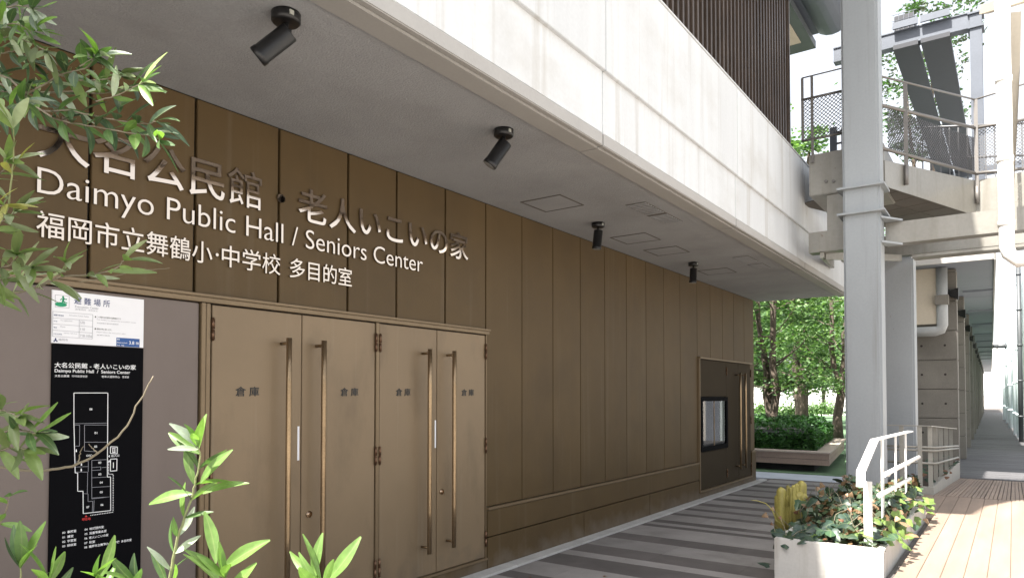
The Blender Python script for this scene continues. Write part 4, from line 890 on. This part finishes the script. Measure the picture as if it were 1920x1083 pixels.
def leafmass(pts, smin, smax, mats, name, parent, nz=.6, seed=1):
    rr = random.Random(seed); V = []; F = []; Mi = []
    for c, mi in pts:
        s = rr.uniform(smin, smax); a = Vector((rr.gauss(0, 1), rr.gauss(0, 1), rr.gauss(0, nz))).normalized(); b = a.cross(Vector((rr.gauss(0, .7), rr.gauss(0, .7), 1))).normalized()
        k = len(V); V += [c - a * s, c - b * s * .55 + a * s * .1, c + a * s, c + b * s * .55 + a * s * .1]; F.append((k, k + 1, k + 2, k + 3)); Mi.append(mi)
    mb = MB(); mb.v = [tuple(v) for v in V]; mb.f = F; mb.m = Mi; mb.smooth = [False] * len(F)
    return mb.build(name, mats, parent, WL[parent.name] if parent else (0, 0, 0))
hd = thing('ivy_hedge', 'dense dark green ground ivy filling the bench edged bed', 'hedge', (cB.x - 1.5, cB.y + 2, .42))
pts = []; rr = random.Random(11); o_ = cB + e1 * .36 + e2 * .36
for i in range(15000):
    s_, t_ = rr.uniform(0, 5.2), rr.uniform(0, 4.9); front = rr.random() < .45
    if front:
        if rr.random() < .6: t_ = abs(rr.gauss(0, .06))
        else: s_ = abs(rr.gauss(0, .06))
    edge = min(s_, t_); top = .42 + .62 * min(1, (edge + .06) / .30) ** .5 + .06 * math.sin(s_ * 5 + t_ * 3) + .04 * math.sin(t_ * 8)
    z = rr.uniform(.42, top) if front else top - abs(rr.gauss(0, .05)); p = o_ + e1 * (s_ - (.04 if front else 0)) + e2 * t_; p.z = z
    pts.append((p, 0 if rr.random() < .6 else 1))
tag(leafmass(pts, .035, .07, HEDGE, 'foliage', hd, seed=5), kind='stuff')
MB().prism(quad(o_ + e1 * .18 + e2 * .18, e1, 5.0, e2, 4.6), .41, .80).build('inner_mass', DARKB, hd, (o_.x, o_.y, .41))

def tree(name, label, base, trunks, crown, nleaf, ls, mats, seed, clumps=46, cr=.55):
    rr = random.Random(seed); t = thing(name, label, 'tree', base)
    tips = []
    for k, (dx, dy, h, r) in enumerate(trunks):
        b = Vector(base) + Vector((dx * .12, dy * .12, 0)); pts = [b]; rads = [r * 1.25]
        for i in range(1, 9):
            f_ = i / 8; pts.append(Vector(base) + Vector((dx * (.12 + .88 * f_ ** 1.3) + rr.gauss(0, .04), dy * f_ + rr.gauss(0, .04), h * f_))); rads.append(r * (1 - .75 * f_))
        MB().tube(pts, rads, 10).build('trunk', BARK, t, b)
        for i in range(2, 9):
            for _ in range(2):
                p = pts[i]; a = rr.uniform(0, 6.28); L_ = rr.uniform(.7, 1.5) * crown[0] * .55; q = [p]
                d = Vector((math.cos(a), math.sin(a), rr.uniform(.1, .7))).normalized()
                for j in range(4): d = (d + Vector((rr.gauss(0, .15), rr.gauss(0, .15), rr.gauss(.02, .12)))).normalized(); q.append(q[-1] + d * L_ / 4)
                MB().tube(q, [rads[i] * .32, rads[i] * .26, rads[i] * .2, rads[i] * .13, .005], 6).build('branch', BARK, t, p); tips += q[2:]
    pts = []; cx, cy, cz = base[0], base[1], crown[2]
    cl = [(Vector(q), cr * rr.uniform(.6, 1.2)) for q in rr.sample(tips, min(len(tips), clumps // 2))]
    while len(cl) < clumps:
        p = Vector((rr.uniform(-1, 1), rr.uniform(-1, 1), rr.uniform(-1, 1)))
        if p.length > 1: continue
        cl.append((Vector((cx + p.x * crown[0], cy + p.y * crown[0], cz + p.z * crown[1])), cr * rr.uniform(.6, 1.3)))
    for i in range(nleaf):
        c, r = rr.choice(cl); v = Vector((rr.gauss(0, .45), rr.gauss(0, .45), rr.gauss(0, .26))) * r
        pts.append((c + v, rr.choice(range(len(mats)))))
    tag(leafmass(pts, ls * .6, ls * 1.2, mats, 'crown', t, .35, seed), kind='stuff'); return t
def at_(u, v, z): p = onz(u, v, z); return (p.x, p.y, 0)
b1 = ond(1452, 790, 18.0); tree('garden_tree', 'dark forked garden tree rising from the ivy bed, nearest the hall corner', (b1.x, b1.y, .3), [(-.62, .1, 5.2, .115), (.10, -.1, 5.6, .12), (-.2, .3, 5.8, .08)], (2.3, 1.9, 4.6), 8500, .065, TREE, 21, 60, .62)
b2 = ond(1570, 775, 21.5); tree('garden_tree', 'garden tree with twin trunks partly hidden by the tall grey column', (b2.x, b2.y, .3), [(-.25, .1, 5.6, .12), (.4, .2, 5.2, .10)], (2.4, 2.0, 4.7), 8500, .07, TREE, 22, 60, .62)
for i, (u, d, h, cr_, lab) in enumerate(((1395, 34, 9, 3.2, 'leafy tree behind the plaza, hugging the corner of the hall'), (1500, 40, 8.5, 3.6, 'bright green tree behind the plaza between the two garden trees'), (1600, 33, 9, 3.0, 'leafy tree behind the plaza hidden by the grey column'),
                                         (1450, 62, 12, 5.5, 'broad pale tree far behind the plaza, left of centre in the gap'), (1545, 66, 12, 6, 'broad pale tree far behind the plaza, right of centre in the gap'), (1350, 60, 12, 5, 'broad tree far behind the hall corner'))):
    p = ond(u, 745, d); z0 = cr_ * .55 + 1.3
    tree('plaza_tree', lab, (p.x, p.y, 0), [(.2, .1, h * .8, .16), (-.5, .3, h * .7, .12)], (cr_, h * .33, h * .64 + 1.2), 5000 if d < 50 else 7000, .13 if d < 50 else .24, TREE, 31 + i, 60, cr_ * .32)
# tall tree seen over the fascia
p = ond(1500, 740, 24); tree('tall_tree', 'light green tree showing above the fascia behind the bridge railing', (p.x, p.y, 0), [(.3, .2, 10, .2), (-.4, .1, 9, .16)], (1.5, 4.2, 8.2), 9000, .10, TREE, 51, 70, .65)
p = ond(1745, 740, 36); tree('tall_tree', 'bare looking tree showing above the dark roof strips', (p.x, p.y, 0), [(.3, .2, 19, .25), (-.9, .1, 18, .2)], (3.0, 4.5, 18.5), 6000, .13, [TREE[0], IVY[0]], 52, 70, .9)
# clipped bushes and low white wall on the plaza
for i, (u, v, d, s_, lab) in enumerate(((1483, 757, 44, .75, 'yellow green clipped bush on the far side of the plaza'), (1540, 752, 50, .8, 'pale clipped bush right of the yellow green one'), (1430, 745, 52, .8, 'clipped bush beside the hall corner'))):
    c = ond(u, v, d); t = thing('clipped_bush', lab, 'bush', (c.x, c.y, 0)); rr = random.Random(60 + i)
    pts = [(Vector((c.x + rr.gauss(0, .5) * s_ * 1.5, c.y + rr.gauss(0, .5) * s_, abs(rr.gauss(.2, .4)) * s_ + .3)), rr.choice((1, 2))) for _ in range(1500)]
    tag(leafmass(pts, .06, .14, TREE, 'foliage', t, .5, i), kind='stuff'); MB().tube([(c.x, c.y, 0), (c.x, c.y, .6)], [.06, .03], 6).build('stem', BARK, t, (c.x, c.y, 0))
lw = thing('garden_wall', 'white sunlit wall at the back of the bright plaza', 'wall', (-25, 80, 0))
boxo('wall', -70, -9, 80, 80.3, 0, 2.5, WALLW, lw); boxo('coping', -70.1, -8.9, 79.95, 80.35, 2.5, 2.6, LIP, lw)
wf = tag(link(bpy.data.objects.new('distant_woods', None), None, (0, 90, 0)), kind='stuff')
bpy.data.objects.remove(wf)
rr = random.Random(77); pts = []
for i in range(16000):
    x = rr.uniform(-85, -8); pts.append((Vector((x, 98 + rr.gauss(0, 2.5), abs(rr.gauss(0, 1)) ** .8 * 5.5 + .3 + 2 * math.sin(x * .35))), rr.choice((0, 1, 2))))
o = leafmass(pts, .35, .7, TREE, 'distant_woods', None, .4, 8); tag(o, kind='stuff', label='mass of far trees behind the plaza', cat='trees')

# ================================================================= OLIVE TREE IN THE FOREGROUND
ot = thing('olive_tree', 'olive tree reaching into the left of the view with glossy narrow leaves', 'tree', (-1.75, .15, 0))
def olive_leaf_mesh(seed):
    r = random.Random(seed); n = 9; V = []; F = []; bend = r.uniform(-.25, .25); droop = r.uniform(-.1, .22); wd = r.uniform(.088, .135); fold = r.uniform(.15, .5); tw = r.uniform(-.5, .5)
    for i in range(n):
        t = i / (n - 1); w_ = wd * (math.sin(math.pi * min(1, t * .94 + .03)) ** .75) * (1.12 - .35 * abs(t - .55)); cx = bend * t * t; cz = -droop * t * t
        for s_ in (-1, -.5, 0, .5, 1):
            a = tw * t; lx = s_ * w_; lz = fold * abs(s_) * w_; V.append((cx + lx * math.cos(a) - lz * math.sin(a), t, cz + lx * math.sin(a) + lz * math.cos(a)))
    for i in range(n - 1):
        for j in range(4): k = i * 5 + j; F.append((k, k + 1, k + 6, k + 5))
    return V, F
OM = []; OLM = []; EXTRA = MB()
for s_ in range(6):
    V, F = olive_leaf_mesh(s_); OLM.append((V, F))
    for m_ in OLV:
        me = bpy.data.meshes.new('olive_leaf'); me.from_pydata(V, [], F); me.materials.append(m_); me.polygons.foreach_set('use_smooth', [True] * len(F)); leaf_uv(me, [((-1, -.5, 0, .5, 1)[i % 5], (i // 5) / 8) for i in range(len(V))]); OM.append(me)
ro = random.Random(19); NL = [0]
def oleaf(p, d, size, tone):
    NL[0] += 1
    nh = Vector((ro.gauss(0, .6), ro.gauss(0, .6), 1.0)) + Vector((.3, -.5, 0))
    mi = ro.choice(tone); k = ro.randrange(6)
    if NL[0] <= 286: leaf_obj('leaf', OM[k * 5 + mi], ot, p, d, nh, size); return
    dd = Vector(d).normalized(); nn = (nh - dd * nh.dot(dd)).normalized(); xx = dd.cross(nn); V, F = OLM[k]
    EXTRA.add([Vector(p) + (xx * a + dd * b + nn * c) * size for a, b, c in V], F, mi, True)
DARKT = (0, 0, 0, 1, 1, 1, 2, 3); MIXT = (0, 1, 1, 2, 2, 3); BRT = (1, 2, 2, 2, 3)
toc = -_F
def twig(pix, d0, d1, r0, tone, size, step=.028, leafy=1.0, start=.1, m=TWIG, tip=3):
    n = len(pix); pts = [ond(u, v, d0 + (d1 - d0) * i / (n - 1)) for i, (u, v) in enumerate(pix)]
    # smooth
    fine = []
    for i in range(n - 1):
        p0, p1, p2, p3 = pts[max(0, i - 1)], pts[i], pts[i + 1], pts[min(n - 1, i + 2)]
        for k in range(5):
            t = k / 5; fine.append(.5 * ((2 * p1) + (p2 - p0) * t + (2 * p0 - 5 * p1 + 4 * p2 - p3) * t * t + (3 * p1 - p0 - 3 * p2 + p3) * t ** 3))
    fine.append(pts[-1]); fine = [q + Vector((ro.gauss(0, .0005), ro.gauss(0, .0005), ro.gauss(0, .0005))) for q in fine]
    MB().tube(fine, [r0 * .68 * (1 - .7 * i / len(fine)) for i in range(len(fine))], 7).build('branch', m, ot, fine[0])
    L_ = 0; nxt = 0; tot = sum((fine[i + 1] - fine[i]).length for i in range(len(fine) - 1)); side = ro.uniform(0, 3.14)
    for i in range(len(fine) - 1):
        sgm = fine[i + 1] - fine[i]
        while nxt < L_ + sgm.length:
            if nxt > start * tot and leafy > 0:
                p = fine[i] + sgm * ((nxt - L_) / max(sgm.length, 1e-6)); T = sgm.normalized(); side += 1.45 + ro.gauss(0, .25)
                A_ = T.cross(Vector((0.3, .2, .9))).normalized(); B_ = T.cross(A_).normalized()
                for sg in (1, -1):
                    if ro.random() < leafy:
                        rad = (A_ * math.cos(side) + B_ * math.sin(side)) * sg; sp_ = ro.uniform(.55, 1.25); oleaf(p, T + rad * sp_ + Vector((0, 0, ro.uniform(-.15, .2))), size * ro.uniform(.6, 1.12), tone)
            nxt += step * ro.uniform(.8, 1.25)
        L_ += sgm.length
    T = (fine[-1] - fine[-2]).normalized()
    for k in range(tip):
        A_ = T.cross(Vector((0.3, .2, .9))).normalized(); B_ = T.cross(A_).normalized(); a = k * 6.28 / max(tip, 1) + ro.random()
        oleaf(fine[-1], T + (A_ * math.cos(a) + B_ * math.sin(a)) * ro.uniform(.2, .6), size * ro.uniform(.7, 1.05), tone)
    return fine
SZ = .055
twig([(-60, 840), (-10, 815), (30, 805), (68, 812)], 1.0, .9, .003, MIXT, SZ, .026, 1, .35, TWIG, 5)
twig([(-40, 870), (40, 880), (110, 878), (170, 857), (230, 808), (262, 752), (287, 706)], .98, .92, .0034, MIXT, SZ, .03, .0, tip=0)
twig([(146, 866), (150, 850), (156, 836)], .95, .94, .0014, MIXT, SZ, 1, 0, tip=0); twig([(182, 848), (172, 838), (166, 832)], .94, .94, .0014, MIXT, SZ, 1, 0, tip=0)
twig([(-40, 1000), (-5, 985), (10, 960), (18, 930)], .95, .9, .002, MIXT, SZ * .8, .04, .7, tip=2)
twig([(305, 1180), (318, 1090), (330, 1020), (350, 960), (366, 905), (376, 862), (373, 838)], .92, .86, .0034, (1, 2, 2, 2, 1, 3), SZ, .026, 1, .12, TWIGG, 4)
twig([(425, 1180), (423, 1120), (424, 1082)], .84, .82, .003, (2,), SZ * 1.1, .04, .8, .3, TWIGG, 5)
twig([(600, 1180), (606, 1130), (604, 1104)], .80, .78, .003, (2,), SZ * 1.15, .04, .8, .3, TWIGG, 5)
twig([(38, 1180), (38, 1110), (38, 1062)], .86, .84, .0028, (1, 2, 2, 0), SZ, .045, .8, .25, TWIGG, 4)
twig([(195, 1180), (190, 1110), (184, 1082)], .84, .82, .0028, (2, 2, 1), SZ, .04, .8, .2, TWIGG, 5)
twig([(110, 1180), (95, 1120), (92, 1095)], .86, .84, .0026, (1, 2), SZ, .04, .8, .2, TWIGG, 4)
twig([(270, 1180), (262, 1120), (258, 1095)], .9, .88, .0026, (0, 1, 2), SZ, .04, .8, .2, TWIGG, 4)
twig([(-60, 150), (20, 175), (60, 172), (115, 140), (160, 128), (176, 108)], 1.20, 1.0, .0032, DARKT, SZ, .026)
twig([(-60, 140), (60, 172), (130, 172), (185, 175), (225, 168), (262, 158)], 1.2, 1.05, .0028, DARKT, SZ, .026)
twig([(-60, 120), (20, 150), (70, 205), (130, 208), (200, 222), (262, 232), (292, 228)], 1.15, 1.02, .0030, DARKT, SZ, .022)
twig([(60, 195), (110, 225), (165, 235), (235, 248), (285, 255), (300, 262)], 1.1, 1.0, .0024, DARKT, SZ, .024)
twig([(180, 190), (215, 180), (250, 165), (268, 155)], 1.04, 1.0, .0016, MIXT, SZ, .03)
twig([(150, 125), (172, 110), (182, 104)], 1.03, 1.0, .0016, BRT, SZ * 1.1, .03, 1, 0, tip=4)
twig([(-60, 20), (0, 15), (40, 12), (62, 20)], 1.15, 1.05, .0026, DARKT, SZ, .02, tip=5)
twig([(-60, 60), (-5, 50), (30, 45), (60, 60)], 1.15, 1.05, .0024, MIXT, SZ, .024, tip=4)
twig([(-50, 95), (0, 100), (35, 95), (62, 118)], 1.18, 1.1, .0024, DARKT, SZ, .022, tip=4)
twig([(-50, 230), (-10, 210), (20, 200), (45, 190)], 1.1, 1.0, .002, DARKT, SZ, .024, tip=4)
twig([(-40, 460), (10, 400), (22, 330), (26, 270), (24, 240)], 1.05, .95, .0026, (2, 3, 3, 2, 4), SZ, .05, .6, .2, TWIGG, 4)
twig([(-60, 560), (-10, 552), (50, 545), (110, 520), (170, 515), (215, 505), (232, 488)], 1.15, 1.05, .003, MIXT, SZ * 1.05, .024, .8)
twig([(150, 530), (200, 520), (260, 508), (318, 503)], 1.1, 1.1, .0012, MIXT, SZ, .03, .0, tip=0)
twig([(-50, 520), (-5, 505), (20, 495), (32, 478)], 1.1, 1.0, .0022, MIXT, SZ, .026, tip=4)
twig([(70, 540), (100, 525), (120, 505), (122, 492)], 1.1, 1.05, .0018, BRT, SZ * .9, .03, 1, .2, tip=4)
twig([(-60, 790), (-20, 770), (10, 770), (35, 782)], 1.0, .92, .0026, (0, 1, 1, 2), SZ, .024, 1, .1, TWIG, 5)
twig([(-60, 860), (-15, 850), (20, 838), (48, 842)], .98, .92, .0024, (0, 1, 1, 2), SZ, .024, 1, .1, TWIG, 4)
twig([(-50, 430), (-15, 420), (15, 410), (28, 395)], 1.05, 1.0, .0022, (0, 1, 2, 3), SZ, .024, 1, .1, TWIG, 4)
twig([(-60, 350), (-20, 335), (8, 318), (14, 300)], 1.08, 1.0, .0022, (0, 1, 2, 3), SZ, .026, 1, .1, TWIG, 4)
twig([(-50, 520), (0, 525), (40, 508), (62, 500)], 1.08, 1.0, .0022, (0, 1, 2, 3), SZ, .022, 1, .1, TWIG, 4)
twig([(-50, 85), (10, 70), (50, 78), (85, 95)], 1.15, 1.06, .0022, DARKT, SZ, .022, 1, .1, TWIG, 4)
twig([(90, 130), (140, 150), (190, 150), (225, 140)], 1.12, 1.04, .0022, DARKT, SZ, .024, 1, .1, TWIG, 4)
twig([(-60, 395), (-15, 390), (8, 385)], 1.0, .95, .002, (2, 2, 4), SZ, .03, tip=2)
for u, v, d, dd, s_, mi in ((405, 1055, .83, (-.3, .1, 1), .062, 2), (418, 1066, .83, (.9, .4, .75), .066, 2), (590, 1085, .79, (-.05, 0, 1), .05, 2), (612, 1090, .79, (.8, .4, .95), .06, 2), (604, 1090, .79, (-.8, -.4, .45), .055, 2), (38, 1062, .85, (.5, .3, .9), .06, 2), (186, 1085, .83, (.45, .3, 1), .055, 2),
                          (374, 850, .87, (-.75, -.5, .55), .05, 2), (376, 905, .87, (.5, .3, .95), .055, 2), (360, 925, .88, (-.9, -.6, .0), .056, 2), (380, 925, .88, (.75, .5, .5), .056, 2)):
    p = ond(u, v, d); NL[0] += 1; leaf_obj('leaf', OM[(NL[0] % 6) * 5 + mi], ot, p, dd, (.6, -.8, .6), s_)
if EXTRA.v: tag(EXTRA.build('leaf_mass', OLV, ot, WL[ot.name]), kind='stuff')
# trunk and limbs standing left of the view
tb = Vector((-1.75, .15, 0)); trunkp = [tb, tb + Vector((.03, .02, .5)), tb + Vector((-.02, .03, 1.1)), tb + Vector((.02, 0, 1.8)), tb + Vector((0, .02, 2.5))]
MB().tube(trunkp, [.05, .042, .036, .028, .012], 12).build('trunk', BARK, ot, tb)
for i, (u, v, d) in enumerate(((-60, 150, 1.2), (-60, 60, 1.15), (-60, 20, 1.15), (-60, 120, 1.15), (-40, 460, 1.05), (-60, 560, 1.15), (-60, 840, 1.0), (-40, 870, .98), (-50, 230, 1.1), (-40, 1000, .95), (305, 1180, .92), (425, 1180, .84), (600, 1180, .80), (38, 1180, .86), (195, 1180, .84), (110, 1180, .86), (270, 1180, .9))):
    e = ond(u, v, d); s0 = min(trunkp, key=lambda q: abs(q.z - (e.z - .35))) if v < 1100 else trunkp[1]
    m_ = (s0 + e) / 2 + Vector((0, 0, -.04 if v < 1100 else -.22)); MB().tube([s0, m_, e], [.011, .007, .0034], 7).build('branch', TWIG, ot, s0)
print('olive leaves', NL[0], 'pavers', count)
